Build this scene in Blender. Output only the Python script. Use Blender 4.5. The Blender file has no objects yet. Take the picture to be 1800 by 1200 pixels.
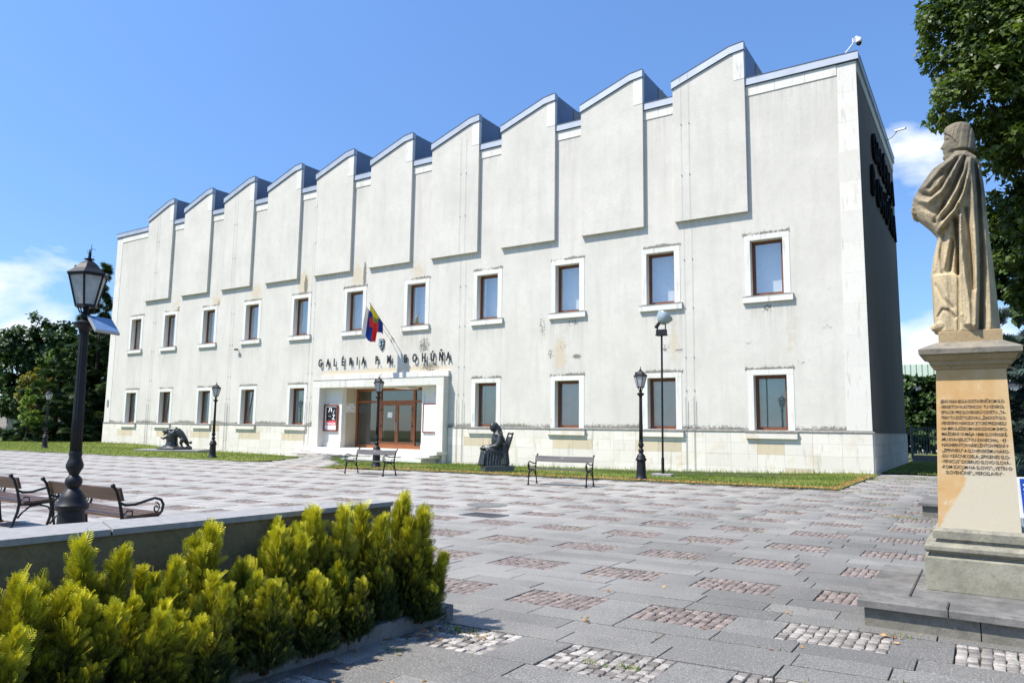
import bpy, math, random
import numpy as np
from mathutils import Vector, Matrix, noise
rnd = random.Random(7)
rng = np.random.default_rng(11)
S = bpy.context.scene
C = S.collection
R = math.radians

# ------------------------------------------------------------------ camera
CAM = Vector((3.514, -29.526, 1.53))
fwd = Vector((-0.54351157, 0.83100526, 0.11842902))
rgt = Vector((0.83765871, 0.54604498, 0.01275826))
upv = Vector((0.05406539, -0.10613736, 0.99288055))
cd = bpy.data.cameras.new('camera')
cam = bpy.data.objects.new('camera', cd)
C.objects.link(cam)
m = Matrix((rgt, upv, -fwd)).transposed().to_4x4()
m.translation = CAM
cam.matrix_world = m
cd.sensor_width = 36.0
cd.lens = 36.0 * 1272.234 / 1800.0
cd.clip_start = 0.1
cd.clip_end = 3000
S.camera = cam

# ------------------------------------------------------------------ sky and sun
SUNV = Vector((-0.85, -1.0, 1.96)).normalized()
elev = math.asin(SUNV.z)
w = bpy.data.worlds.new('World')
S.world = w
w.use_nodes = True
nt = w.node_tree
N = nt.nodes
L = nt.links
bg = N['Background']
sky = N.new('ShaderNodeTexSky')
sky.sky_type = 'NISHITA'
sky.sun_disc = False
sky.sun_elevation = elev
sky.sun_rotation = math.atan2(-0.85, -1.0)
sky.altitude = 600
sky.air_density = 1.0
sky.dust_density = 0.6
sky.ozone_density = 2.0
tc = N.new('ShaderNodeTexCoord')
sep = N.new('ShaderNodeSeparateXYZ')
L.new(tc.outputs['Generated'], sep.inputs[0])


def wmath(op, a, b=None, c=None):
    n = N.new('ShaderNodeMath')
    n.operation = op
    for i, x in enumerate((a, b, c)):
        if x is None:
            continue
        if isinstance(x, (int, float)):
            n.inputs[i].default_value = x
        else:
            L.new(x, n.inputs[i])
    return n.outputs[0]


# cumulus low over the horizon: noise on the view direction, flattened
comb = N.new('ShaderNodeCombineXYZ')
L.new(sep.outputs[0], comb.inputs[0])
L.new(sep.outputs[1], comb.inputs[1])
L.new(wmath('MULTIPLY', sep.outputs[2], 2.1), comb.inputs[2])
mp = N.new('ShaderNodeMapping')
mp.inputs['Location'].default_value = (1.37, 0.6, 0.22)
L.new(comb.outputs[0], mp.inputs[0])
cn = N.new('ShaderNodeTexNoise')
cn.inputs['Scale'].default_value = 4.6
cn.inputs['Detail'].default_value = 10
cn.inputs['Roughness'].default_value = 0.55
cn.inputs['Distortion'].default_value = 0.25
L.new(mp.outputs[0], cn.inputs['Vector'])
band = N.new('ShaderNodeMapRange')
band.inputs['From Min'].default_value = 0.23
band.inputs['From Max'].default_value = 0.08
band.inputs['To Min'].default_value = -0.22
band.inputs['To Max'].default_value = 0.07
L.new(sep.outputs[2], band.inputs['Value'])
cr = N.new('ShaderNodeMapRange')
cr.inputs['From Min'].default_value = 0.50
cr.inputs['From Max'].default_value = 0.68
# the one cumulus that stands higher, beside the gallery's end wall
dens = wmath('ADD', cn.outputs['Fac'], band.outputs[0])
for dv, rad, amt in (((-0.0561, 0.9456, 0.3206), 6.5, 0.27), ((-0.9046, 0.4019, 0.1422), 6.0, 0.095), ((-0.9301, 0.3512, 0.1074), 6.0, 0.095)):
    dp = N.new('ShaderNodeVectorMath')
    dp.operation = 'DOT_PRODUCT'
    dp.inputs[1].default_value = dv
    L.new(tc.outputs['Generated'], dp.inputs[0])
    puff = N.new('ShaderNodeMapRange')
    puff.inputs['From Min'].default_value = math.cos(math.radians(rad))
    puff.inputs['From Max'].default_value = math.cos(math.radians(1.0))
    puff.inputs['To Max'].default_value = amt
    L.new(dp.outputs['Value'], puff.inputs['Value'])
    dens = wmath('ADD', dens, puff.outputs[0])
L.new(dens, cr.inputs['Value'])
tint = N.new('ShaderNodeMix')
tint.data_type = 'RGBA'
tint.blend_type = 'MULTIPLY'
tint.inputs[0].default_value = 1.0
tint.inputs[7].default_value = (1.03, 1.30, 1.60, 1)
L.new(sky.outputs[0], tint.inputs[6])
grd = N.new('ShaderNodeMapRange')
grd.inputs['From Min'].default_value = 0.0
grd.inputs['From Max'].default_value = 0.75
grd.inputs['To Min'].default_value = 0.54
grd.inputs['To Max'].default_value = 1.05
L.new(sep.outputs[2], grd.inputs['Value'])
grm = N.new('ShaderNodeMix')
grm.data_type = 'RGBA'
grm.blend_type = 'MULTIPLY'
grm.inputs[0].default_value = 1.0
L.new(tint.outputs[2], grm.inputs[6])
L.new(grd.outputs[0], grm.inputs[7])
mixc = N.new('ShaderNodeMix')
mixc.data_type = 'RGBA'
L.new(cr.outputs[0], mixc.inputs[0])
L.new(grm.outputs[2], mixc.inputs[6])
mixc.inputs[7].default_value = (6.0, 6.3, 6.7, 1)
L.new(mixc.outputs[2], bg.inputs['Color'])
bg.inputs['Strength'].default_value = 0.122

sd = bpy.data.lights.new('sun', 'SUN')
so = bpy.data.objects.new('sun', sd)
C.objects.link(so)
sd.energy = 5.0
sd.angle = R(0.53)
sd.color = (1.0, 0.94, 0.845)
so.rotation_euler = SUNV.to_track_quat('Z', 'Y').to_euler()

S.view_settings.view_transform = 'Standard'
S.view_settings.look = 'None'
S.view_settings.exposure = 0.62
S.view_settings.gamma = 1.0
S.view_settings.use_curve_mapping = False


# ------------------------------------------------------------------ tagging helpers
def tag(o, label=None, cat=None, group=None, kind=None):
    if label:
        o['label'] = label
    if cat:
        o['category'] = cat
    if group:
        o['group'] = group
    if kind:
        o['kind'] = kind
    return o


def empty(name, loc=(0, 0, 0), rz=0.0):
    o = bpy.data.objects.new(name, None)
    C.objects.link(o)
    o.location = loc
    o.rotation_euler = (0, 0, rz)
    o.empty_display_size = 0.3
    return o


def link(name, me, parent=None, mats=None):
    o = bpy.data.objects.new(name, me)
    C.objects.link(o)
    if parent is not None:
        o.parent = parent
    if mats is not None:
        me.materials.clear()
        for x in (mats if isinstance(mats, (list, tuple)) else [mats]):
            me.materials.append(x)
    return o


def copy_tree(o, parent=None):
    c = o.copy()
    C.objects.link(c)
    if parent is not None:
        c.parent = parent
    for ch in list(o.children):
        copy_tree(ch, c)
    return c


# ------------------------------------------------------------------ mesh builder
class MB:
    def __init__(self):
        self.v = []
        self.f = []
        self.m = []

    def add(self, vs, fs, mi=0):
        b = len(self.v)
        self.v.extend([tuple(p) for p in vs])
        for f in fs:
            self.f.append(tuple(i + b for i in f))
            self.m.append(mi)

    def box(self, x0, x1, y0, y1, z0, z1, mi=0):
        vs = [(x0, y0, z0), (x1, y0, z0), (x1, y1, z0), (x0, y1, z0), (x0, y0, z1), (x1, y0, z1), (x1, y1, z1), (x0, y1, z1)]
        self.add(vs, [(0, 3, 2, 1), (4, 5, 6, 7), (0, 1, 5, 4), (1, 2, 6, 5), (2, 3, 7, 6), (3, 0, 4, 7)], mi)

    def cbox(self, x0, x1, y0, y1, z0, z1, b=0.01, mi=0):
        """box with chamfered vertical and top edges"""
        vs = []
        for z, i in ((z0, 0), (z1 - b, 0), (z1, b)):
            vs += [(x0 + i, y0 + i, z), (x1 - i, y0 + i, z), (x1 - i, y1 - i, z), (x0 + i, y1 - i, z)]
        fs = [(3, 2, 1, 0), (8, 9, 10, 11)]
        for k in (0, 4):
            for i in range(4):
                j = (i + 1) % 4
                fs.append((k + i, k + j, k + 4 + j, k + 4 + i))
        self.add(vs, fs, mi)

    def fbox(self, x0, x1, z0, z1, yf, yb, b=0.006, mi=0):
        """facade slab, chamfered round its front face (front = yf < yb)"""
        vs = [(x0, yb, z0), (x1, yb, z0), (x1, yb, z1), (x0, yb, z1)]
        vs += [(x0, yf + b, z0), (x1, yf + b, z0), (x1, yf + b, z1), (x0, yf + b, z1)]
        vs += [(x0 + b, yf, z0 + b), (x1 - b, yf, z0 + b), (x1 - b, yf, z1 - b), (x0 + b, yf, z1 - b)]
        fs = [(8, 9, 10, 11), (3, 2, 1, 0)]
        for k in (0, 4):
            for i in range(4):
                j = (i + 1) % 4
                fs.append((k + i, k + j, k + 4 + j, k + 4 + i))
        self.add(vs, fs, mi)

    def prism(self, poly, y0, y1, mi=0, mi_side=None):
        """poly: list of (x,z) counter-clockwise seen from -Y; extruded y0..y1"""
        n = len(poly)
        vs = [(x, y0, z) for x, z in poly] + [(x, y1, z) for x, z in poly]
        self.add(vs, [tuple(range(n)), tuple(range(2 * n - 1, n - 1, -1))], mi)
        b = len(self.v) - 2 * n
        for i in range(n):
            j = (i + 1) % n
            self.f.append((b + i, b + i + n, b + j + n, b + j))
            self.m.append(mi if mi_side is None else mi_side)

    def tube(self, path, rad, n=8, mi=0, cap=True):
        pts = [Vector(p) for p in path]
        if isinstance(rad, (int, float)):
            rad = [rad] * len(pts)
        b = len(self.v)
        pu = None
        for i, p in enumerate(pts):
            t = (pts[min(i + 1, len(pts) - 1)] - pts[max(i - 1, 0)])
            t = t.normalized() if t.length > 1e-9 else Vector((0, 0, 1))
            if pu is None:
                pu = t.orthogonal().normalized()
            u = (pu - t * pu.dot(t))
            u = u.normalized() if u.length > 1e-6 else t.orthogonal().normalized()
            pu = u
            q = t.cross(u)
            for k in range(n):
                a = 2 * math.pi * k / n
                self.v.append(tuple(p + (u * math.cos(a) + q * math.sin(a)) * rad[i]))
        for i in range(len(pts) - 1):
            for k in range(n):
                k2 = (k + 1) % n
                self.f.append((b + i * n + k, b + i * n + k2, b + (i + 1) * n + k2, b + (i + 1) * n + k))
                self.m.append(mi)
        if cap:
            self.f.append(tuple(b + k for k in range(n))[::-1])
            self.m.append(mi)
            e = b + (len(pts) - 1) * n
            self.f.append(tuple(e + k for k in range(n)))
            self.m.append(mi)

    def lathe(self, prof, n=24, mi=0, flute=0.0, nf=12, cx=0, cy=0, rot=0.0):
        b = len(self.v)
        for r, z in prof:
            for k in range(n):
                a = 2 * math.pi * k / n + rot
                rr = r * (1 + flute * math.cos(nf * a))
                self.v.append((cx + rr * math.cos(a), cy + rr * math.sin(a), z))
        for i in range(len(prof) - 1):
            for k in range(n):
                k2 = (k + 1) % n
                self.f.append((b + i * n + k, b + i * n + k2, b + (i + 1) * n + k2, b + (i + 1) * n + k))
                self.m.append(mi)
        self.f.append(tuple(b + k for k in range(n))[::-1])
        self.m.append(mi)
        e = b + (len(prof) - 1) * n
        self.f.append(tuple(e + k for k in range(n)))
        self.m.append(mi)

    def ball(self, c, r, n=10, k=7, mi=0, sc=(1, 1, 1)):
        b = len(self.v)
        for i in range(k + 1):
            th = math.pi * i / k
            for j in range(n):
                a = 2 * math.pi * j / n
                self.v.append((c[0] + r * sc[0] * math.sin(th) * math.cos(a), c[1] + r * sc[1] * math.sin(th) * math.sin(a), c[2] - r * sc[2] * math.cos(th)))
        for i in range(k):
            for j in range(n):
                j2 = (j + 1) % n
                self.f.append((b + i * n + j, b + i * n + j2, b + (i + 1) * n + j2, b + (i + 1) * n + j))
                self.m.append(mi)

    def mesh(self, name, smooth=False, mats=None):
        me = bpy.data.meshes.new(name)
        me.from_pydata(self.v, [], self.f)
        if mats:
            for x in mats:
                me.materials.append(x)
        if max(self.m, default=0) > 0:
            me.polygons.foreach_set('material_index', self.m)
        if smooth is True:
            me.polygons.foreach_set('use_smooth', [True] * len(self.f))
        me.update()
        if smooth == 'auto':
            me.polygons.foreach_set('use_smooth', [True] * len(self.f))
            me.set_sharp_from_angle(angle=R(38))
        return me

    def build(self, name, mats, parent=None, smooth=False):
        if not isinstance(mats, (list, tuple)):
            mats = [mats]
        return link(name, self.mesh(name, smooth, mats), parent)


def npmesh(name, V, F, mat, parent=None, tone=None, smooth=False, attr='tone'):
    """V (n,3) float, F (m,k) int -> object; tone is one float per face"""
    me = bpy.data.meshes.new(name)
    V = np.ascontiguousarray(V, dtype=np.float32)
    F = np.ascontiguousarray(F, dtype=np.int32)
    nf, k = F.shape
    me.vertices.add(len(V))
    me.vertices.foreach_set('co', V.ravel())
    me.loops.add(nf * k)
    me.loops.foreach_set('vertex_index', F.ravel())
    me.polygons.add(nf)
    me.polygons.foreach_set('loop_start', np.arange(0, nf * k, k, dtype=np.int32))
    if smooth:
        me.polygons.foreach_set('use_smooth', np.ones(nf, dtype=bool))
    me.update(calc_edges=True)
    me.validate()
    if tone is not None:
        a = me.attributes.new(attr, 'FLOAT', 'FACE')
        a.data.foreach_set('value', np.asarray(tone, dtype=np.float32))
    return link(name, me, parent, mat)


# ------------------------------------------------------------------ material helpers
class MT:
    def __init__(self, name, rough=0.7, spec=0.3, metal=0.0):
        self.mat = bpy.data.materials.new(name)
        self.mat.use_nodes = True
        self.nt = self.mat.node_tree
        self.N = self.nt.nodes
        self.L = self.nt.links
        self.b = self.N['Principled BSDF']
        self.b.inputs['Roughness'].default_value = rough
        self.b.inputs['Specular IOR Level'].default_value = spec
        self.b.inputs['Metallic'].default_value = metal
        self._pos = None

    def pos(self, world=False):
        if self._pos is None:
            if world:
                g = self.N.new('ShaderNodeNewGeometry')
                self._pos = g.outputs['Position']
            else:
                t = self.N.new('ShaderNodeTexCoord')
                self._pos = t.outputs['Object']
        return self._pos

    def map(self, scale=(1, 1, 1), loc=(0, 0, 0)):
        mpn = self.N.new('ShaderNodeMapping')
        mpn.inputs['Scale'].default_value = scale
        mpn.inputs['Location'].default_value = loc
        self.L.new(self.pos(), mpn.inputs[0])
        return mpn.outputs[0]

    def noise(self, scale, detail=4, rough=0.55, vec=None, dist=0.0):
        n = self.N.new('ShaderNodeTexNoise')
        n.inputs['Scale'].default_value = scale
        n.inputs['Detail'].default_value = detail
        n.inputs['Roughness'].default_value = rough
        n.inputs['Distortion'].default_value = dist
        self.L.new(vec if vec is not None else self.pos(), n.inputs['Vector'])
        return n.outputs['Fac']

    def math(self, op, a, b=None, clamp=False):
        n = self.N.new('ShaderNodeMath')
        n.operation = op
        n.use_clamp = clamp
        for i, x in enumerate((a, b)):
            if x is None:
                continue
            if isinstance(x, (int, float)):
                n.inputs[i].default_value = x
            else:
                self.L.new(x, n.inputs[i])
        return n.outputs[0]

    def rng(self, v, a, b, c=0.0, d=1.0):
        n = self.N.new('ShaderNodeMapRange')
        n.inputs['From Min'].default_value = a
        n.inputs['From Max'].default_value = b
        n.inputs['To Min'].default_value = c
        n.inputs['To Max'].default_value = d
        self.L.new(v, n.inputs['Value'])
        return n.outputs[0]

    def mix(self, f, a, b, mode='MIX'):
        n = self.N.new('ShaderNodeMix')
        n.data_type = 'RGBA'
        n.blend_type = mode
        for i, x in ((0, f), (6, a), (7, b)):
            if isinstance(x, (int, float)):
                n.inputs[i].default_value = x
            elif isinstance(x, tuple):
                n.inputs[i].default_value = (x[0], x[1], x[2], 1)
            else:
                self.L.new(x, n.inputs[i])
        return n.outputs[2]

    def attr(self, name, typ='GEOMETRY'):
        n = self.N.new('ShaderNodeAttribute')
        n.attribute_type = typ
        n.attribute_name = name
        return n.outputs['Fac']

    def rand(self):
        n = self.N.new('ShaderNodeObjectInfo')
        return n.outputs['Random']

    def col(self, c):
        if isinstance(c, tuple):
            self.b.inputs['Base Color'].default_value = (c[0], c[1], c[2], 1)
        else:
            self.L.new(c, self.b.inputs['Base Color'])
        return self

    def bump(self, h, strength=0.3, dist=0.01, prev=None):
        n = self.N.new('ShaderNodeBump')
        n.inputs['Strength'].default_value = strength
        n.inputs['Distance'].default_value = dist
        self.L.new(h, n.inputs['Height'])
        if prev is not None:
            self.L.new(prev, n.inputs['Normal'])
        self.L.new(n.outputs[0], self.b.inputs['Normal'])
        return n.outputs[0]


def simple(name, c, rough=0.6, spec=0.3, metal=0.0, var=0.12, scale=6.0, bump=0.0, bscale=40.0, dist=0.004):
    m_ = MT(name, rough, spec, metal)
    n = m_.noise(scale, 5)
    lo = tuple(x * (1 - var) for x in c)
    hi = tuple(min(1, x * (1 + var)) for x in c)
    m_.col(m_.mix(m_.rng(n, 0.3, 0.7), lo, hi))
    if bump > 0:
        m_.bump(m_.noise(bscale, 4), bump, dist)
    return m_.mat


# plaster of the facade: two painted-in stain masks, dirt streaks and trowelled relief
def plaster(name, base=(0.672, 0.64, 0.572)):
    m_ = MT(name, 0.92, 0.15)
    big = m_.noise(0.55, 6, 0.6)
    mid = m_.noise(3.0, 6, 0.65)
    fine = m_.noise(28, 5, 0.6)
    streak = m_.noise(1.0, 6, 0.6, m_.map((2.2, 2.2, 0.28)))
    c = m_.mix(m_.rng(big, 0.35, 0.70), base, tuple(x * 0.86 for x in base))
    c = m_.mix(m_.rng(mid, 0.50, 0.78, 0, 0.55), c, (base[0] * 0.76, base[1] * 0.765, base[2] * 0.77))
    c = m_.mix(m_.rng(streak, 0.50, 0.74, 0, 0.65), c, (base[0] * 0.78, base[1] * 0.78, base[2] * 0.77))
    fine2 = m_.noise(11, 4, 0.7)
    c = m_.mix(m_.rng(fine, 0.42, 0.62, 0.0, 0.35), c, (base[0] * 0.66, base[1] * 0.66, base[2] * 0.66))
    c = m_.mix(m_.rng(fine2, 0.48, 0.66, 0.0, 0.25), c, (base[0] * 0.72, base[1] * 0.72, base[2] * 0.72))
    oc = m_.math('ADD', m_.attr('ochre'), m_.math('MULTIPLY', m_.math('SUBTRACT', mid, 0.5), 1.3))
    c = m_.mix(m_.rng(m_.math('ADD', oc, m_.math('MULTIPLY', m_.math('SUBTRACT', fine2, 0.5), 1.0)), 0.40, 0.80, 0, 0.75), c, m_.mix(m_.rng(fine, 0.4, 0.6), (0.50, 0.40, 0.26), (0.60, 0.52, 0.39)))
    runs = m_.noise(1.0, 5, 0.7, m_.map((7, 7, 0.35)))
    rn_ = m_.math('MULTIPLY', m_.attr('run'), m_.rng(runs, 0.38, 0.62))
    c = m_.mix(m_.math('MULTIPLY', rn_, 0.55), c, (0.30, 0.285, 0.25))
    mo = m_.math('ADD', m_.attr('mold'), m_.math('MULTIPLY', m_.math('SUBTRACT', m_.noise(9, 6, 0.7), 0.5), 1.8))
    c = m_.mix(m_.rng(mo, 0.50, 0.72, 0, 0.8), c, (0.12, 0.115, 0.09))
    m_.col(c)
    b1 = m_.bump(mid, 0.25, 0.03)
    m_.bump(fine, 0.45, 0.012, b1)
    return m_.mat


def stone_slab(name, base, var=0.10, warm=(0.55, 0.42, 0.25), wamt=0.35, rough=0.75, world=True):
    m_ = MT(name, rough, 0.25)
    m_.pos(world)
    n1 = m_.noise(1.3, 6, 0.6)
    n2 = m_.noise(14, 5, 0.6)
    st = m_.noise(1.0, 6, 0.65, m_.map((5, 5, 0.7)))
    rr = m_.rand()
    lo = tuple(x * (1 - var) for x in base)
    c = m_.mix(rr, base, lo)
    c = m_.mix(m_.rng(n1, 0.52, 0.75, 0, wamt), c, warm)
    c = m_.mix(m_.rng(st, 0.56, 0.70, 0, 0.6), c, tuple(x * 0.45 for x in base))
    c = m_.mix(m_.rng(n2, 0.45, 0.7, 0, 0.25), c, tuple(x * 0.75 for x in base))
    m_.col(c)
    m_.bump(n2, 0.2, 0.006)
    return m_.mat


M = {}
M['plaster'] = plaster('facade_plaster')
M['plaster_shade'] = plaster('shade_toned_plaster', (0.23, 0.20, 0.165))  # darker copy of the front plaster: end-wall shade put into the colour
M['lime'] = stone_slab('pale_travertine', (0.70, 0.675, 0.61), 0.10, (0.60, 0.50, 0.34), 0.30)
M['plinth'] = stone_slab('plinth_travertine', (0.74, 0.695, 0.615), 0.14, (0.54, 0.42, 0.25), 0.6)
M['trim'] = stone_slab('window_surround_stone', (0.71, 0.69, 0.635), 0.08, (0.62, 0.55, 0.42), 0.2)
M['beige'] = stone_slab('beige_render', (0.50, 0.43, 0.31), 0.08, (0.42, 0.33, 0.2), 0.4)
M['ledge'] = simple('dark_ledge_stone', (0.22, 0.21, 0.19), 0.85, 0.2, var=0.35, scale=9)
M['zinc'] = simple('zinc_flashing', (0.40, 0.43, 0.48), 0.5, 0.4, 0.3, var=0.10, scale=1.4)
M['zinc_dark'] = simple('dark_metal_cladding', (0.135, 0.165, 0.22), 0.45, 0.5, 0.3, var=0.1, scale=1.2)
M['zinc_edge'] = simple('flashing_edge', (0.07, 0.085, 0.11), 0.5, 0.4, 0.3)
M['wood'] = simple('brown_window_wood', (0.15, 0.052, 0.022), 0.45, 0.4, var=0.2, scale=7)
M['door_wood'] = simple('orange_brown_door_wood', (0.27, 0.09, 0.03), 0.42, 0.45, var=0.15, scale=5)
M['niche'] = simple('niche_lining', (0.62, 0.62, 0.60), 0.8)
M['board_up'] = simple('pale_inner_screen', (0.84, 0.85, 0.84), 0.8, var=0.05)
M['board_lo'] = simple('grey_roller_blind', (0.55, 0.59, 0.56), 0.8, var=0.08, scale=2)
M['curtain'] = simple('white_curtain_edge', (0.66, 0.68, 0.68), 0.8)
M['interior'] = simple('dark_lobby', (0.05, 0.052, 0.045), 0.8)
M['iron'] = simple('black_cast_iron', (0.010, 0.010, 0.011), 0.45, 0.35, var=0.3, scale=14, bump=0.15, bscale=60)
M['iron_lamp'] = simple('black_lamp_paint', (0.011, 0.0115, 0.013), 0.5, 0.3, var=0.35, scale=10, bump=0.12, bscale=50)
M['rod'] = simple('galvanised_rod', (0.36, 0.365, 0.37), 0.5, 0.4, 0.5)
M['white_paint'] = simple('white_paint', (0.78, 0.78, 0.77), 0.5)
M['black'] = simple('black_enamel', (0.012, 0.012, 0.013), 0.35, 0.5)
M['letter_black'] = simple('matt_black_letters', (0.010, 0.010, 0.010), 0.95, 0.05)
M['plinth_tan'] = stone_slab('stained_plinth_travertine', (0.62, 0.53, 0.38), 0.18, (0.50, 0.38, 0.2), 0.5)
M['paper'] = simple('white_paper', (0.80, 0.80, 0.79), 0.7, var=0.03)
M['red_frame'] = simple('red_brown_case_frame', (0.20, 0.055, 0.035), 0.45)
M['poster_red'] = simple('poster_red', (0.62, 0.04, 0.07), 0.5)
M['steel'] = simple('brushed_steel', (0.62, 0.62, 0.60), 0.3, 0.5, 0.9)
M['bronze'] = simple('dark_bronze', (0.035, 0.038, 0.037), 0.40, 0.6, 0.35, var=0.45, scale=9, bump=0.35, bscale=26, dist=0.012)
M['granite_dark'] = simple('dark_polished_granite', (0.075, 0.078, 0.09), 0.35, 0.5, var=0.25, scale=30)
M['granite_grey'] = simple('grey_granite_block', (0.26, 0.26, 0.25), 0.8, 0.2, var=0.25, scale=12, bump=0.2)
M['dish'] = simple('pale_blue_floodlight_shell', (0.34, 0.40, 0.43), 0.35, 0.5, 0.3)
M['solar'] = simple('blue_solar_glass', (0.10, 0.17, 0.30), 0.12, 0.7, 0.0, var=0.15)


def glass(name, tint=(0.80, 0.88, 0.88), ior=1.5, extra=0.13, thin=False):
    m_ = bpy.data.materials.new(name)
    m_.use_nodes = True
    n_ = m_.node_tree.nodes
    l_ = m_.node_tree.links
    n_.remove(n_['Principled BSDF'])
    t = n_.new('ShaderNodeBsdfTransparent')
    t.inputs[0].default_value = (*tint, 1)
    g = n_.new('ShaderNodeBsdfGlossy')
    g.inputs['Roughness'].default_value = 0.02
    fr = n_.new('ShaderNodeFresnel')
    fr.inputs[0].default_value = ior
    ad = n_.new('ShaderNodeMath')
    ad.operation = 'MULTIPLY_ADD'
    ad.use_clamp = True
    ad.inputs[1].default_value = 1.6
    ad.inputs[2].default_value = extra
    l_.new(fr.outputs[0], ad.inputs[0])
    if thin:      # one thin sheet: the same reflectance from both sides, so sunlight reaches the room
        lw = n_.new('ShaderNodeLayerWeight')
        pw = n_.new('ShaderNodeMath')
        pw.operation = 'POWER'
        pw.inputs[1].default_value = 4.0
        l_.new(lw.outputs['Facing'], pw.inputs[0])
        l_.new(pw.outputs[0], ad.inputs[0])
        ad.inputs[1].default_value = 0.75
    mx = n_.new('ShaderNodeMixShader')
    l_.new(ad.outputs[0], mx.inputs[0])
    l_.new(t.outputs[0], mx.inputs[1])
    l_.new(g.outputs[0], mx.inputs[2])
    l_.new(mx.outputs[0], n_['Material Output'].inputs[0])
    return m_


M['glass'] = glass('window_glass')
M['glass_up'] = glass('coated_window_glass', (0.90, 0.92, 0.92), 1.5, 0.32, True)
M['glass_dark'] = glass('door_glass', (0.55, 0.60, 0.60))


def frosted():
    m_ = MT('dusty_lantern_glass', 0.55, 0.4)
    n = m_.noise(14, 6, 0.65)
    m_.col(m_.mix(m_.rng(n, 0.35, 0.65), (0.42, 0.42, 0.40), (0.62, 0.62, 0.60)))
    m_.b.inputs['Transmission Weight'].default_value = 0.25
    return m_.mat


M['lantern'] = frosted()


def weathered_wood(name, c1, c2, rough=0.55):
    m_ = MT(name, rough, 0.4)
    g = m_.noise(1.0, 6, 0.65, m_.map((1.2, 40, 40)))
    c = m_.mix(m_.rng(g, 0.35, 0.65), c1, c2)
    fl = m_.noise(5, 6, 0.7, m_.map((0.6, 3, 3)))
    c = m_.mix(m_.rng(fl, 0.60, 0.68, 0, 0.7), c, tuple(min(1, x * 2.6) for x in c2))
    m_.col(c)
    m_.bump(g, 0.3, 0.003)
    return m_.mat


M['plank_brown'] = weathered_wood('varnished_brown_plank', (0.050, 0.026, 0.014), (0.105, 0.055, 0.028), 0.45)
M['plank_grey'] = weathered_wood('weathered_grey_plank', (0.07, 0.062, 0.058), (0.13, 0.12, 0.115), 0.5)


def stone_statue():
    m_ = MT('carved_sandstone', 0.92, 0.12)
    n1 = m_.noise(2.2, 6, 0.6)
    n2 = m_.noise(38, 6, 0.72)
    n3 = m_.noise(9, 5, 0.65)
    g = m_.N.new('ShaderNodeNewGeometry')
    sp = m_.N.new('ShaderNodeSeparateXYZ')
    m_.L.new(g.outputs['Position'], sp.inputs[0])
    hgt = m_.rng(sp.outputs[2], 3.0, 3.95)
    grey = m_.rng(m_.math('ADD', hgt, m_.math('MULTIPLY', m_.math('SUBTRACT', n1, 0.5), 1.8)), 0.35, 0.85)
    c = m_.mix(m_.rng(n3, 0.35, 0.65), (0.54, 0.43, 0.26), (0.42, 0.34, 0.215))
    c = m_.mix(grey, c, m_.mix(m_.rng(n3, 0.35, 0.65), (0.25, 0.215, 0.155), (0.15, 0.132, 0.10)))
    c = m_.mix(m_.rng(n2, 0.50, 0.72, 0, 0.5), c, (0.20, 0.165, 0.12))
    drip = m_.noise(1.0, 6, 0.65, m_.map((16, 16, 1.6)))
    c = m_.mix(m_.rng(drip, 0.50, 0.66, 0, 0.6), c, (0.15, 0.125, 0.085))
    lich = m_.noise(22, 4, 0.75)
    c = m_.mix(m_.rng(lich, 0.62, 0.70, 0, 0.7), c, (0.42, 0.38, 0.27))
    cur = m_.rng(g.outputs['Pointiness'], 0.43, 0.50, 0.85, 0.0)  # shade in the fold creases painted into the stone colour
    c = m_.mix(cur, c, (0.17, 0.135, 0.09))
    m_.col(c)
    b1 = m_.bump(n3, 0.35, 0.012)
    m_.bump(n2, 0.9, 0.012, b1)
    return m_.mat


M['statue'] = stone_statue()


def sandstone_shaft():
    m_ = MT('orange_sandstone', 0.8, 0.2)
    m_.pos(True)
    sp = m_.N.new('ShaderNodeSeparateXYZ')
    m_.L.new(m_.pos(), sp.inputs[0])
    n1 = m_.noise(1.6, 3, 0.5, None, 0.6)
    n2 = m_.noise(9, 6, 0.6)
    n3 = m_.noise(60, 4, 0.6)
    veins = m_.noise(1.4, 4, 0.5, m_.map((6, 6, 1.0)), 1.2)
    # big pale tongue: boundary leans up to the right
    ln = m_.math('ADD', m_.math('SUBTRACT', m_.math('MULTIPLY', m_.math('SUBTRACT', sp.outputs[0], 3.20), 2.1), m_.math('SUBTRACT', sp.outputs[2], 0.95)), m_.math('MULTIPLY', m_.math('SUBTRACT', n1, 0.5), 1.0))
    c = m_.mix(m_.rng(n2, 0.35, 0.65), (0.50, 0.30, 0.12), (0.54, 0.36, 0.18))
    c = m_.mix(m_.rng(n1, 0.45, 0.62, 0, 0.6), c, (0.56, 0.43, 0.25))
    top = m_.rng(sp.outputs[2], 1.55, 1.15)
    c = m_.mix(m_.math('MULTIPLY', m_.rng(ln, -0.02, 0.03), top), c, (0.52, 0.46, 0.345))
    c = m_.mix(m_.rng(veins, 0.56, 0.60, 0, 0.35), c, (0.48, 0.29, 0.115))
    c = m_.mix(m_.rng(n2, 0.62, 0.68, 0, 0.7), c, (0.60, 0.50, 0.38))
    c = m_.mix(m_.rng(n3, 0.55, 0.75, 0, 0.3), c, (0.42, 0.27, 0.13))
    m_.col(c)
    m_.bump(n2, 0.12, 0.006)
    return m_.mat


M['shaft'] = sandstone_shaft()


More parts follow.
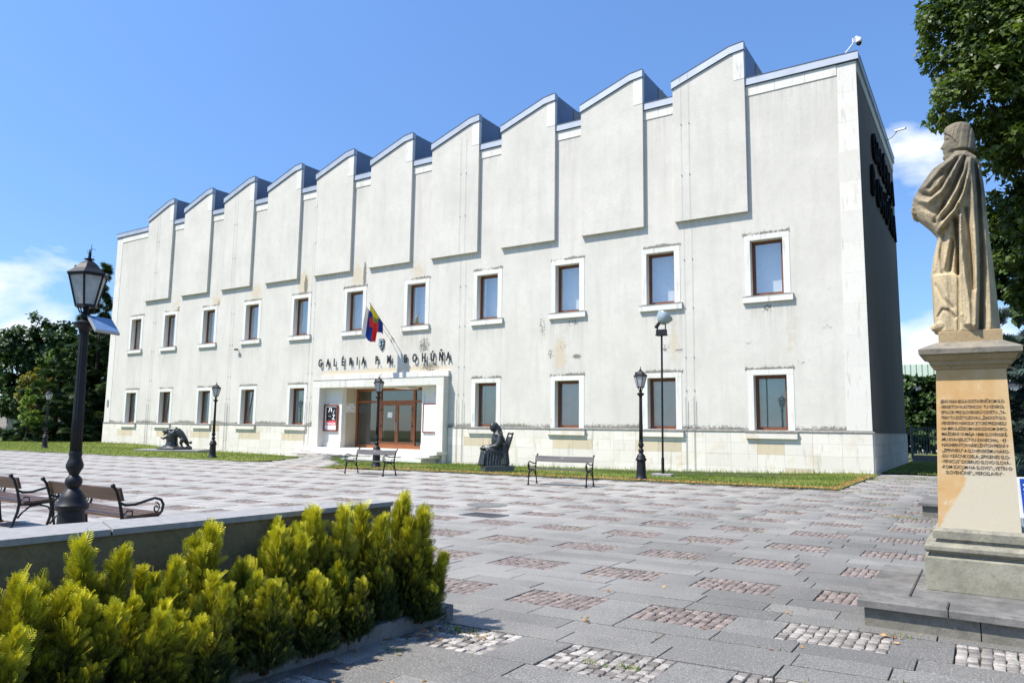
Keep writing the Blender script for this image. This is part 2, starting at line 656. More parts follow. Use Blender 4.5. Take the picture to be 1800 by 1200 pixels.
def mossy_stone(name, a, b, dark=(0.10, 0.10, 0.08), sc=3.0):
    m_ = MT(name, 0.9, 0.15)
    m_.pos(True)
    n1 = m_.noise(sc, 6, 0.65)
    n2 = m_.noise(40, 6, 0.7)
    n3 = m_.noise(11, 6, 0.7)
    c = m_.mix(m_.rng(n1, 0.35, 0.65), a, b)
    c = m_.mix(m_.rng(n3, 0.50, 0.72, 0, 0.6), c, dark)
    c = m_.mix(m_.rng(n2, 0.5, 0.7, 0, 0.5), c, tuple(x * 0.5 for x in a))
    m_.col(c)
    m_.bump(n2, 0.5, 0.006)
    return m_.mat


M['ped_block'] = mossy_stone('mossy_pedestal_block', (0.33, 0.31, 0.24), (0.23, 0.22, 0.165), (0.14, 0.135, 0.09))
M['ped_mould'] = mossy_stone('weathered_pedestal_moulding', (0.31, 0.29, 0.22), (0.20, 0.19, 0.155), (0.07, 0.07, 0.055), 5)
M['ped_cap'] = mossy_stone('grey_pedestal_cap', (0.20, 0.185, 0.155), (0.27, 0.23, 0.17), (0.07, 0.065, 0.055), 5)
M['ped_neck'] = mossy_stone('brown_pedestal_neck', (0.34, 0.25, 0.14), (0.40, 0.30, 0.17), (0.27, 0.20, 0.12), 4)
M['step_top'] = mossy_stone('dark_step_slab', (0.21, 0.20, 0.185), (0.12, 0.116, 0.107), (0.05, 0.049, 0.045), 3)
M['step_side'] = mossy_stone('step_riser', (0.21, 0.195, 0.16), (0.145, 0.137, 0.11), (0.07, 0.067, 0.055), 2.5)
M['planter'] = mossy_stone('planter_wall_render', (0.20, 0.165, 0.095), (0.14, 0.118, 0.068), (0.07, 0.062, 0.042), 2)
M['planter_top'] = simple('planter_coping', (0.27, 0.265, 0.255), 0.75, 0.25, var=0.15, scale=20, bump=0.2, bscale=90, dist=0.002)
M['kerb'] = mossy_stone('kerb_stone', (0.20, 0.20, 0.19), (0.14, 0.14, 0.13), (0.07, 0.07, 0.06), 4)


def granite_slab():
    m_ = MT('granite_paving', 0.62, 0.35)
    m_.pos(True)
    sp = m_.N.new('ShaderNodeSeparateXYZ')
    m_.L.new(m_.pos(), sp.inputs[0])
    t = m_.math('FRACT', m_.math('ADD', m_.attr('tone'), m_.rand()))
    n0 = m_.noise(0.33, 5, 0.6)
    n1 = m_.noise(1.8, 6, 0.6)
    n2 = m_.noise(75, 3, 0.7)
    n3 = m_.noise(24, 5, 0.7)
    c = m_.mix(t, (0.13, 0.124, 0.110), (0.30, 0.286, 0.256))
    c = m_.mix(m_.rng(n1, 0.38, 0.68, 0, 0.55), c, (0.15, 0.147, 0.14))
    c = m_.mix(m_.rng(n2, 0.34, 0.56, 0.85, 0.0), c, (0.075, 0.073, 0.07))
    c = m_.mix(m_.rng(n2, 0.54, 0.70, 0.0, 0.75), c, (0.55, 0.54, 0.52))
    c = m_.mix(m_.rng(n3, 0.60, 0.74, 0, 0.4), c, (0.14, 0.14, 0.13))
    # blots and a colour gradient: darker towards the monument side, paler in the open square
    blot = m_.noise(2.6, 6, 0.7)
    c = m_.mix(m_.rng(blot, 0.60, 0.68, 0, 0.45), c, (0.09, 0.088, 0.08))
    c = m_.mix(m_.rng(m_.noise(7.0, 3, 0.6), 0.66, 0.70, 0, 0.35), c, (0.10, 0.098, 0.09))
    tone_ramp = m_.math('ADD', m_.rng(m_.math('SUBTRACT', sp.outputs[0], m_.math('MULTIPLY', sp.outputs[1], 0.25)), -3.0, 8.0, 0.0, 1.0), m_.math('MULTIPLY', m_.math('SUBTRACT', n0, 0.5), 1.6))
    c = m_.mix(m_.rng(tone_ramp, 0.0, 0.95, 0.0, 1.0), m_.mix(0.45, c, (0.48, 0.455, 0.415)), m_.mix(0.35, c, (0.105, 0.10, 0.088)))
    m_.col(c)
    m_.bump(n2, 0.25, 0.0015)
    return m_.mat


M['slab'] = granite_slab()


def cobble_mat(name, a, b, c3):
    m_ = MT(name, 0.75, 0.3)
    m_.pos(True)
    t = m_.math('FRACT', m_.math('ADD', m_.attr('tone'), m_.rand()))
    n3 = m_.noise(45, 5, 0.7)
    n1 = m_.noise(0.5, 3)
    c = m_.mix(m_.rng(t, 0.0, 1.0), a, b)
    c = m_.mix(m_.rng(n1, 0.4, 0.6, 0, 0.5), c, c3)
    c = m_.mix(m_.rng(n3, 0.45, 0.7, 0, 0.5), c, tuple(x * 0.45 for x in a))
    m_.col(c)
    m_.bump(n3, 0.5, 0.006)
    return m_.mat


M['cobble'] = cobble_mat('pink_granite_setts', (0.13, 0.106, 0.093), (0.31, 0.252, 0.222), (0.19, 0.160, 0.143))
M['cobble_pale'] = cobble_mat('pale_granite_setts', (0.10, 0.09, 0.08), (0.50, 0.46, 0.41), (0.26, 0.23, 0.20))


def joint_mat():
    m_ = MT('joint_sand_and_moss', 0.95, 0.1)
    m_.pos(True)
    n = m_.noise(3.0, 5, 0.6)
    n2 = m_.noise(70, 4, 0.7)
    c = m_.mix(m_.rng(n2, 0.3, 0.7), (0.025, 0.023, 0.018), (0.065, 0.057, 0.043))
    c = m_.mix(m_.rng(n, 0.42, 0.56), c, (0.05, 0.075, 0.015))
    m_.col(c)
    return m_.mat


M['joint'] = joint_mat()


def ground_mat(name, a, b, c3, sc=0.6):
    m_ = MT(name, 0.95, 0.1)
    m_.pos(True)
    n1 = m_.noise(sc, 6, 0.65)
    n2 = m_.noise(22, 5, 0.7)
    c = m_.mix(m_.rng(n1, 0.35, 0.65), a, b)
    c = m_.mix(m_.rng(n2, 0.4, 0.7, 0, 0.6), c, c3)
    m_.col(c)
    m_.bump(n2, 0.6, 0.03)
    return m_.mat


M['lawn'] = ground_mat('lawn_soil', (0.11, 0.155, 0.03), (0.20, 0.21, 0.05), (0.075, 0.10, 0.02))
M['ground'] = ground_mat('far_ground', (0.09, 0.11, 0.04), (0.14, 0.14, 0.06), (0.06, 0.07, 0.03), 0.1)
M['soil'] = ground_mat('planter_soil', (0.05, 0.035, 0.022), (0.08, 0.05, 0.03), (0.03, 0.025, 0.02), 3)


def leaf_mat(name, a, b, trans=0.35, rough=0.5, c3=None):
    m_ = MT(name, rough, 0.35)
    t = m_.attr('tone')
    c = m_.mix(t, a, b)
    if c3 is not None:
        c = m_.mix(m_.rng(t, 0.85, 1.0), c, c3)
    m_.col(c)
    tr = m_.N.new('ShaderNodeBsdfTranslucent')
    m_.L.new(m_.mix(1.0, c, (1.25, 1.35, 0.7), 'MULTIPLY'), tr.inputs[0])
    mx = m_.N.new('ShaderNodeMixShader')
    mx.inputs[0].default_value = trans
    m_.L.new(m_.b.outputs[0], mx.inputs[1])
    m_.L.new(tr.outputs[0], mx.inputs[2])
    m_.L.new(mx.outputs[0], m_.N['Material Output'].inputs[0])
    return m_.mat


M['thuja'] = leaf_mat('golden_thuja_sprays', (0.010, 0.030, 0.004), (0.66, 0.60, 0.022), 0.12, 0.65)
M['maple'] = leaf_mat('maple_leaves', (0.014, 0.034, 0.007), (0.12, 0.17, 0.028), 0.3, 0.45)
M['tree_green'] = leaf_mat('green_leaves', (0.03, 0.07, 0.012), (0.16, 0.25, 0.045), 0.3)
M['tree_dark'] = leaf_mat('dark_leaves', (0.016, 0.040, 0.012), (0.07, 0.13, 0.03), 0.2)
M['conifer'] = leaf_mat('dark_conifer_needles', (0.012, 0.034, 0.010), (0.06, 0.11, 0.025), 0.15)
M['spruce'] = leaf_mat('blue_spruce_needles', (0.018, 0.035, 0.030), (0.085, 0.13, 0.12), 0.12)
M['yellow_leaf'] = leaf_mat('yellowing_leaves', (0.10, 0.13, 0.02), (0.34, 0.27, 0.05), 0.3)
M['light_leaf'] = leaf_mat('fresh_green_leaves', (0.08, 0.14, 0.02), (0.26, 0.36, 0.06), 0.35)
M['grass'] = leaf_mat('grass_blades', (0.085, 0.15, 0.022), (0.27, 0.30, 0.07), 0.3, 0.6, (0.42, 0.37, 0.16))
M['litter'] = leaf_mat('dry_leaves', (0.30, 0.13, 0.04), (0.60, 0.36, 0.16), 0.2, 0.7)
M['bark'] = simple('bark', (0.06, 0.045, 0.035), 0.9, 0.1, var=0.35, scale=9, bump=0.5, bscale=20, dist=0.02)

# ------------------------------------------------------------------ ground and setting
SK = math.tan(R(4.8))          # the paving rows run 4.8 degrees off the facade


def in_poly(x, y, poly):
    r = False
    n = len(poly)
    j = n - 1
    for i in range(n):
        xi, yi = poly[i]
        xj, yj = poly[j]
        if (yi > y) != (yj > y) and x < (xj - xi) * (y - yi) / (yj - yi) + xi:
            r = not r
        j = i
    return r


def dip(x, y):
    """the lawn sinks a little along the middle of the facade"""
    a = max(0.0, 1 - ((x + 24) / 23.0) ** 2)
    t = max(0.0, min(1.0, (y + 7.0) / 5.5))
    return -0.34 * a ** 0.7 * t * t * (3 - 2 * t)


g = MB()
g.box(-420, 420, -220, 520, -1.2, -0.42)
ground = g.build('ground', M['ground'])
tag(ground, kind='structure')

LAWN_L = [(-75, -15.2), (-60, -13.4), (-40.62, -11.75), (-21.7, -10.07), (-23.2, -6.8), (-25.6, -3.4), (-28.2, -2.2), (-30.4, -1.2), (-30.4, 0.05), (-53.0, 0.05), (-53.0, 30), (-75, 30)]
LAWN_R = [(-16.75, -11.0), (-14.0, -10.15), (0.08, -8.62), (0.13, -1.35), (0.12, 0.05), (-19.6, 0.05), (-19.85, -1.5), (-26.6, -1.9), (-25.3, -3.1), (-17.9, -8.9)]
LAWN_B = [(0.1, 1.4), (30, 4.0), (30, 40), (0.1, 40)]


def lawn_obj(name, poly, x0, x1, y0, y1, st, z=0.0):
    xs = np.arange(x0, x1 + st, st)
    ys = np.arange(y0, y1 + st, st)
    V = []
    idx = {}
    F = []
    for i in range(len(xs) - 1):
        for j in range(len(ys) - 1):
            if in_poly(xs[i] + st / 2, ys[j] + st / 2, poly):
                q = []
                for a, b in ((i, j), (i + 1, j), (i + 1, j + 1), (i, j + 1)):
                    if (a, b) not in idx:
                        idx[(a, b)] = len(V)
                        x, y = xs[a], ys[b]
                        V.append((x, y, z + 0.025 + dip(x, y) + 0.02 * noise.noise((x * 1.3, y * 1.3, 0))))
                    q.append(idx[(a, b)])
                F.append(q)
    return npmesh(name, np.array(V), np.array(F), M['lawn'], smooth=True)


tag(lawn_obj('lawn', LAWN_L, -75, -21, -15, 30, 0.25), kind='structure')
tag(lawn_obj('lawn', LAWN_R, -27, 0.2, -11.2, 0.1, 0.15), kind='structure')
tag(lawn_obj('lawn', LAWN_B, 0, 30, 1.2, 40, 0.4), kind='structure')

# ---- paving
PLANT = [(-2.0, -36), (-1.05, -24.86), (-0.62, -24.86), (-0.17, -24.75), (-0.95, -36)]


def plaza_ok(x, y):
    if y < -34 or y > 1.2 or x > 13 or x < -75:
        return False
    if in_poly(x, y, LAWN_L) or in_poly(x, y, LAWN_R) or in_poly(x, y, LAWN_B):
        return False
    if y > -1.5 and x < 0.1:
        return -28.5 < x < -19.8 and y < -1.3
    # keep to what the picture (plus a generous margin) can see
    d = Vector((x, y, 0)) - CAM
    z = d.dot(fwd)
    if z < 1.5:
        return False
    u = d.dot(rgt) / z
    vv = d.dot(upv) / z
    return -1.15 < u < 1.0 and vv > -0.75


pave = MB()
pave.add([(-75, -40, -0.03), (14, -40, -0.03), (14, 1.5, -0.03), (0.05, 1.5, -0.03), (0.05, -0.2, -0.03), (-19, -8.5, -0.03), (-24, -3.0, -0.03), (-34, -9.5, -0.03), (-75, -14, -0.03)], [tuple(range(9))])
paving = pave.build('plaza_paving', M['joint'])
tag(paving, kind='structure')

U0, V0, PX, PY, PW, PH = 0.948, -25.376, 1.145, 1.462, 0.745, 0.560
RH = (PY - PH) / 3.0
slabs = []      # (u0,u1,v0,v1)
patches = []    # (u0,v0,near)
for j in range(-4, 18):
    vb = V0 + j * PY
    k0, k1 = int((-46 - U0) / PX), int((14 - U0) / PX)
    for k in range(k0, k1):
        ub = U0 + k * PX
        cxp, cyp = ub + PW / 2, vb + PH / 2 + (ub + PW / 2) * SK
        if plaza_ok(cxp, cyp):
            patches.append((ub, vb, j, k))
        slabs.append((ub + PW, ub + PX, vb, vb + PH))
    for r_ in range(3):
        v0_ = vb + PH + r_ * RH
        u = U0 + k0 * PX - rnd.random()
        while u < 14:
            ln = rnd.choice([0.57, 0.75, 0.75, 0.95, 1.14])
            slabs.append((u, u + ln, v0_, v0_ + RH))
            u += ln
slabs = [s for s in slabs if plaza_ok((s[0] + s[1]) / 2, (s[2] + s[3]) / 2 + (s[0] + s[1]) / 2 * SK)]


def slab_geo(u0, u1, v0, v1, gap=0.0048, b=0.002, th=0.05, tilt=True):
    t0, t1, t2 = (rnd.uniform(-.0028, .0028) for _ in range(3)) if tilt else (0, 0, 0)
    uc, vc = (u0 + u1) / 2, (v0 + v1) / 2
    u0, u1, v0, v1 = u0 + gap - uc, u1 - gap - uc, v0 + gap - vc, v1 - gap - vc
    vs = []
    for i, z in ((0, -th), (0, -b), (b, 0.0)):
        for (a, c_) in ((u0 + i, v0 + i), (u1 - i, v0 + i), (u1 - i, v1 - i), (u0 + i, v1 - i)):
            vs.append((a, c_ + a * SK, z + t0 + t1 * a + t2 * c_))
    fs = [(8, 9, 10, 11)]
    for k in (0, 4):
        for i in range(4):
            jn = (i + 1) % 4
            fs.append((k + i, k + jn, k + 4 + jn, k + 4 + i))
    return (uc, vc + uc * SK), vs, fs


def in_view(x, y, mu=0.74, mv=0.52):
    d = Vector((x, y, 0)) - CAM
    z = d.dot(fwd)
    if z < 0.5:
        return False
    if -1.4 < x < -0.2 and y < -25.5:
        return False
    return abs(d.dot(rgt) / z) < mu and d.dot(upv) / z > -mv


def split_near(items, key, n=290):
    vis = [(key(i_), q) for q, i_ in enumerate(items)]
    seen = sorted([(((x - CAM.x) ** 2 + (y - CAM.y) ** 2), q) for ((x, y), q) in vis if in_view(x, y)])[:n]
    near = {q for _, q in seen}
    return [items[q] for q in sorted(near)], [items[q] for q in range(len(items)) if q not in near]


near, far = split_near(slabs, lambda s: ((s[0] + s[1]) / 2, (s[2] + s[3]) / 2 + (s[0] + s[1]) / 2 * SK))
cache = {}
for s in near:
    key = (round(s[1] - s[0], 3), round(s[3] - s[2], 3))
    if key not in cache:
        _, vs, fs = slab_geo(*s, tilt=False)
        mb = MB()
        mb.add(vs, fs)
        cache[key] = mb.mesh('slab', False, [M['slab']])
    uc, vc = (s[0] + s[1]) / 2, (s[2] + s[3]) / 2
    o = link('slab', cache[key], paving)
    o.location = (uc, vc + uc * SK, rnd.uniform(-.003, .002))
    o.rotation_euler = (rnd.uniform(-.007, .007), rnd.uniform(-.005, .005), rnd.uniform(-.004, .004))
V, F, T = [], [], []
for s in far:
    (xc, yc), vs, fs = slab_geo(*s)
    b = len(V)
    V += [(xc + a, yc + c_, z) for a, c_, z in vs]
    F += [tuple(i + b for i in f) for f in fs]
    t = rnd.random()
    T += [t] * len(fs)
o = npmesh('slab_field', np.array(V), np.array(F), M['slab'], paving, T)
tag(o, kind='stuff')

# ---- setts: small stone blocks filling each patch
cob = []
fields = {0: [], 1: []}
for (ub, vb, j, k) in patches:
    cxp, cyp = ub + PW / 2, vb + PH / 2 + (ub + PW / 2) * SK
    dist = math.hypot(cxp - CAM.x, cyp - CAM.y)
    pale = 1 if (j <= 0 or (j == 1 and k >= 1)) else 0
    nx, ny = (10, 8) if dist < 16 else (7, 5)
    sx, sy = PW / nx, PH / ny
    for a in range(nx):
        for c_ in range(ny):
            u = ub + (a + .5) * sx + rnd.uniform(-.006, .006)
            v_ = vb + (c_ + .5) * sy + rnd.uniform(-.004, .004)
            cob.append((u, v_, sx * rnd.uniform(.83, .95), sy * rnd.uniform(.82, .94), rnd.uniform(-.12, .12), pale, rnd.uniform(-.009, -.002)))


def cob_geo(sx, sy):
    vs = []
    for i, z in ((0, -0.05), (0.0, -0.006), (0.006, 0.0)):
        for a, c_ in ((-1, -1), (1, -1), (1, 1), (-1, 1)):
            x = a * (sx / 2 - i)
            y = c_ * (sy / 2 - i)
            vs.append((x, y + x * SK, z))
    fs = [(8, 9, 10, 11)]
    for k in (0, 4):
        for i in range(4):
            jn = (i + 1) % 4
            fs.append((k + i, k + jn, k + 4 + jn, k + 4 + i))
    return vs, fs


near, far = split_near(cob, lambda c_: (c_[0], c_[1] + c_[0] * SK), 296)
cvar = []
for q in range(6):
    row = []
    for mm in ('cobble', 'cobble_pale'):
        vs, fs = cob_geo(0.0745 * rnd.uniform(.84, .96), 0.070 * rnd.uniform(.83, .95))
        vs = [(x + rnd.uniform(-.004, .004), y + rnd.uniform(-.004, .004), z + rnd.uniform(-.002, .0015)) for x, y, z in vs]
        mb = MB()
        mb.add(vs, fs)
        row.append(mb.mesh('cobble', False, [M[mm]]))
    cvar.append(row)
for c_ in near:
    o = link('cobble', rnd.choice(cvar)[c_[5]], paving)
    o.location = (c_[0], c_[1] + c_[0] * SK, c_[6])
    o.rotation_euler = (rnd.uniform(-.04, .04), rnd.uniform(-.04, .04), c_[4])
for pale in (0, 1):
    V, F, T = [], [], []
    for c_ in far:
        if c_[5] != pale:
            continue
        vs, fs = cob_geo(c_[2], c_[3])
        b = len(V)
        ca, sa = math.cos(c_[4]), math.sin(c_[4])
        xc, yc = c_[0], c_[1] + c_[0] * SK
        V += [(xc + x * ca - y * sa, yc + x * sa + y * ca, z + c_[6]) for x, y, z in vs]
        F += [tuple(i + b for i in f) for f in fs]
        t = rnd.random()
        T += [t] * len(fs)
    if V:
        o = npmesh('cobble_field', np.array(V), np.array(F), M['cobble_pale' if pale else 'cobble'], paving, T)
        tag(o, kind='stuff')

# kerb strip between lawn and paving
kb = MB()
for poly in ([(-40.62, -11.75), (-21.7, -10.07)], [(-14.0, -10.15), (0.08, -8.62)], [(0.08, -8.62), (0.13, -1.35)]):
    (xa, ya), (xb, yb) = poly
    ln = math.hypot(xb - xa, yb - ya)
    n = int(ln / 1.0)
    dx, dy = (xb - xa) / ln, (yb - ya) / ln
    for i in range(n):
        a0, a1 = i * ln / n + .004, (i + 1) * ln / n - .004
        px, py = -dy * .04, dx * .04
        p = [(xa + dx * a0 - px, ya + dy * a0 - py), (xa + dx * a1 - px, ya + dy * a1 - py), (xa + dx * a1 + px, ya + dy * a1 + py), (xa + dx * a0 + px, ya + dy * a0 + py)]
        kb.add([(x, y, -.05) for x, y in p] + [(x, y, .018) for x, y in p], [(4, 5, 6, 7), (0, 1, 5, 4), (1, 2, 6, 5), (2, 3, 7, 6), (3, 0, 4, 7)])
ke = kb.build('lawn_edging', M['kerb'], paving)
tag(ke, kind='stuff')

# ------------------------------------------------------------------ the gallery building
BX0 = -52.9
B = empty('gallery_building', (-26.45, 6.5, 0))
tag(B, 'long white plastered gallery building with sawtooth roof behind the square', 'building')
B.matrix_world = Matrix.Translation((-26.45, 6.5, 0))
BINV = Matrix.Translation((26.45, -6.5, 0))


def bpart(o, parent=None):
    """parent a world-coordinate mesh to the building without moving it"""
    o.parent = parent if parent is not None else B
    if parent is None:
        o.matrix_parent_inverse = BINV
    return o


WX = [x * .9 for x in (-55.573, -50.762, -45.675, -40.596, -35.420, -30.335, -25.181, -19.959, -14.843, -9.708, -4.689)]
WW = 1.2735
UZ0, UZ1 = 6.972, 9.243
LZ0, LZ1 = 1.56, 3.741
PORTAL = (-28.78, -20.12, -0.4, 3.68)
holes = [(x, x + WW, UZ0, UZ1) for x in WX]
lower = [0, 1, 2, 3, 4, 7, 8, 9, 10]
holes += [(WX[i], WX[i] + WW, LZ0, LZ1) for i in lower]
holes.append(PORTAL)
YS, YE = 0.0, 13.0
BR = [-4.23 - 4.557 * k for k in range(10)]      # right edges of the bays
BW = 3.13

# front wall: grid with real openings and two stain masks
xs = sorted(set([round(v, 4) for v in list(np.arange(BX0, 0, 0.30)) + [0.0] + [h[0] for h in holes] + [h[1] for h in holes]]))
zs = sorted(set([round(v, 4) for v in list(np.arange(-0.5, 15.86, 0.30)) + [15.86] + [h[2] for h in holes] + [h[3] for h in holes]]))


def clean(a):
    o_ = [a[0]]
    for v_ in a[1:]:
        if v_ - o_[-1] > 0.0005:
            o_.append(v_)
    return o_


xs, zs = clean(xs), clean(zs)
OCH = [(-44.35, 9.85, .55, .5, .8), (-39.75, 9.8, .55, .6, .9), (-35.6, 10.05, .5, .6, .95), (-31.1, 10.15, .5, .75, 1.25), (-26.55, 10.15, .5, .7, 1.0), (-21.95, 9.95, .5, .6, .8), (-13.1, 5.0, .35, .9, 1.0), (-7.5, 5.2, .22, .9, .85), (-2.7, 5.2, .35, 1.2, .55), (-17.3, 5.6, .25, .9, .3), (-21.4, 4.62, 1.9, .22, 1.1), (-24.5, 4.6, 2.5, .20, 1.0), (-27.6, 4.55, 1.9, .2, 1.0), (-30.7, 5.2, .3, .8, .5)]
MOL = [(-12.2, 4.85, .22, .12, 1.1), (-13.6, 5.0, .2, .3, .7), (-13.0, 5.3, .5, .3, .5), (-7.9, 5.0, .3, .2, .7), (-7.3, 4.9, .3, .12, .7), (-21.4, 5.8, .5, .5, .8), (-20.9, 5.2, .3, .6, .6), (-21.0, 4.7, .8, .35, .8), (-14.1, 6.3, .3, .8, .6), (-12.4, 6.5, .5, .3, .7), (-3.6, 6.45, .25, .3, .75), (-4.4, 5.0, .3, .25, .5), (-2.3, 4.2, .5, .2, .5), (-1.9, 2.4, .3, .15, .6), (-1.4, 5.5, .3, .1, .6), (-25.95, 10.1, .12, .8, 1.3), (-30.9, 10.0, .16, .6, 1.2), (-44.1, 9.6, .2, .3, .8), (-39.5, 9.6, .2, .4, .7), (-17.0, 7.7, .3, .3, .3), (-1.2, 7.0, .4, .12, .5), (-36.0, 6.2, .8, .5, .25), (-32.2, 6.0, .8, .4, .3), (-30.1, 4.0, .3, 1.5, .25)]


def gsum(L_, x, z):
    s = 0
    for (a, b, rx, rz, k) in L_:
        dx, dz = (x - a) / rx, (z - b) / rz
        q = dx * dx + dz * dz
        if q < 9:
            s = max(s, k * math.exp(-q * .7))
    return s


def wall_grid(name, xs, zs, holes, fn, mat):
    V = [fn(x, z) for z in zs for x in xs]
    nx = len(xs)
    F = []
    for j in range(len(zs) - 1):
        zc = (zs[j] + zs[j + 1]) / 2
        for i in range(nx - 1):
            xc = (xs[i] + xs[i + 1]) / 2
            if any(h[0] < xc < h[1] and h[2] < zc < h[3] for h in holes):
                continue
            F.append((j * nx + i, j * nx + i + 1, (j + 1) * nx + i + 1, (j + 1) * nx + i))
    me = bpy.data.meshes.new(name)
    me.from_pydata(V, [], F)
    me.materials.append(mat)
    for nm, L_ in (('ochre', OCH), ('mold', MOL), ('run', [])):
        a = me.attributes.new(nm, 'FLOAT', 'POINT')
        vals = []
        for z in zs:
            for x in xs:
                q = gsum(L_, x, z)
                if nm == 'run':
                    for h in holes[:11]:
                        if h[0] - .34 < x < h[1] + .37 and z < h[2] - .28:
                            q = max(q, 1.1 * math.exp(-(h[2] - .28 - z) / .75))
                    for xr in BR:
                        if xr - BW - .05 < x < xr + .3 and z < 10.6:
                            q = max(q, .55 * math.exp(-(10.6 - z) / .6))
                    for h in holes[11:-1]:
                        if h[0] - .3 < x < h[1] + .3 and z > h[3] + .2:
                            q = max(q, .5 * math.exp(-(z - h[3] - .2) / .5))
                    q = max(q, .55 * math.exp(-max(0, 15.5 - z) / 1.8))
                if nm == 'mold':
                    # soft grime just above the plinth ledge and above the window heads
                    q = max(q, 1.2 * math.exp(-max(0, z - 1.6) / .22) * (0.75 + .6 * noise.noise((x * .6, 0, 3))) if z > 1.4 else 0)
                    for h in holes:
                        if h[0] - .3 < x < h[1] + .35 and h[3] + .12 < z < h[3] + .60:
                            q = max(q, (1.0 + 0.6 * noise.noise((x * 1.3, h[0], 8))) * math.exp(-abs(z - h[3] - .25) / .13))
                vals.append(q)
        a.data.foreach_set('value', vals)
    return link(name, me)


# finer grid where stains need it
fx = sorted(set(xs + [round(a + d, 3) for a in [o_[0] for o_ in OCH + MOL] for d in np.arange(-.6, .61, .12) if BX0 < a + d < 0]))
fz = sorted(set(zs + [round(v_, 3) for v_ in np.arange(1.5, 2.2, .08)] + [round(v_, 3) for v_ in np.arange(3.76, 5.6, .09)] + [round(v_, 3) for v_ in np.arange(9.26, 10.9, .09)]))
fx, fz = clean(fx), clean(fz)
wf = wall_grid('front_wall', fx, fz, holes, lambda x, z: (x, YS, z), M['plaster'])
bpart(wf)
mb = MB()
mb.add([(0, 0, -.5), (0, YE, -.5), (0, YE, 15.86), (0, 0, 15.86)], [(0, 1, 2, 3)])
mb.add([(BX0, 0, -.5), (BX0, YE, -.5), (BX0, YE, 15.86), (BX0, 0, 15.86)], [(3, 2, 1, 0)])
mb.add([(BX0, YE, -.5), (0, YE, -.5), (0, YE, 15.86), (BX0, YE, 15.86)], [(3, 2, 1, 0)])
bpart(mb.build('side_wall', M['plaster_shade']))
mb = MB()
mb.add([(BX0, 0.02, 15.8), (0, 0.02, 15.8), (0, YE, 15.8), (BX0, YE, 15.8)], [(0, 1, 2, 3)])
bpart(mb.build('roof', M['zinc_dark']))

# plinth stones, ledge
pz = [-0.45, 0.12, 0.62, 1.07, 1.50]
segs = [(BX0, -29.32), (-19.62, 0.0)]


def dipz(x):
    return -0.10 * max(0.0, 1 - ((x + 26) / 24.0) ** 2)


cnt = 0
for (a, b) in segs:
    n = round((b - a) / 1.02)
    for r_ in range(4):
        off = (r_ % 2) * 0.0
        for i in range(n):
            x0 = a + (b - a) * i / n
            x1 = a + (b - a) * (i + 1) / n
            mb = MB()
            d = rnd.uniform(0, .004)
            mb.fbox(x0 + .002, x1 - .002, pz[r_] + .002, pz[r_ + 1] - .002, -.055 - d, 0.01, .003)
            tan_ = r_ == 2 and any(WX[q] - .35 < (x0 + x1) / 2 < WX[q] + WW + .35 for q in lower) or rnd.random() < .03
            bpart(mb.build('plinth_stone', M['plinth_tan' if tan_ else 'plinth']))
            cnt += 1
for i in range(13):
    for r_ in range(4):
        mb = MB()
        mb.box(0.0, .05, i * 1.0 + .004, i * 1.0 + .996, pz[r_] + .004, pz[r_ + 1] - .003)
        bpart(mb.build('plinth_stone', M['plinth']))
for (a, b) in segs:
    mb = MB()
    mb.prism([(0, 0), (0, 0)], 0, 0) if False else None
    mb.add([(a, -.085, 1.503), (b + (.085 if b == 0 else 0), -.085, 1.503), (b + (.085 if b == 0 else 0), -.085, 1.535), (a, -.085, 1.535), (a, .01, 1.503), (b, .01, 1.503), (b, .01, 1.575), (a, .01, 1.575)],
           [(0, 1, 2, 3), (3, 2, 6, 7), (0, 4, 5, 1), (1, 5, 6, 2), (0, 3, 7, 4)])
    bpart(mb.build('plinth_ledge', M['ledge']))
mb = MB()
mb.box(0.003, .085, 0, YE, 1.503, 1.54)
bpart(mb.build('plinth_ledge', M['ledge']))

# corner stones and the stone band under the coping
qz = list(np.linspace(1.58, 15.86, 13))
for i in range(12):
    for (xa, xb) in ((-0.86 + .17 * (i / 11.0), 0.0), (BX0, BX0 + .78)):
        mb = MB()
        mb.fbox(xa + .004, xb - .002, qz[i] + .0012, qz[i + 1] - .0012, -.016, 0.005, .0015)
        bpart(mb.build('corner_stone', M['lime']))
gaps = [(-4.23, -0.70)] + [(BR[k + 1], BR[k] - BW) for k in range(9)] + [(BX0 + .78, BR[9] - BW)]
for (a, b) in gaps:
    n = max(1, round((b - a) / 1.15))
    if abs(b - a) < 1.7:
        n = 2
    for i in range(n):
        mb = MB()
        mb.fbox(a + (b - a) * i / n + .003, a + (b - a) * (i + 1) / n - .003, 15.44, 15.87, -.03, .005, .004)
        bpart(mb.build('band_stone', M['lime']))
    mb = MB()
    e0 = a - (.08 if a == BX0 + .78 else 0)
    if a > -5:
        b2 = 0.10
    else:
        b2 = b
    a2 = BX0 - .08 if a < -50 else a
    mb.box(a2, b2, -.10, .35, 15.90, 16.20)
    mb.box(a2, b2, -.115, .36, 16.20, 16.225, 1)
    mb.box(a2, b2, -.08, .02, 15.873, 15.90, 1)
    bpart(mb.build('coping', [M['zinc'], M['zinc_edge']]))
mb = MB()
mb.box(-.25, .10, .36, YE + .1, 15.90, 16.20)
mb.box(-.26, .115, .36, YE + .1, 16.20, 16.225, 1)
bpart(mb.build('coping', [M['zinc'], M['zinc_edge']]))
mb = MB()
mb.box(-.003, .03, .03, YE, 15.42, 15.89)
bpart(mb.build('band_stone', M['lime']))

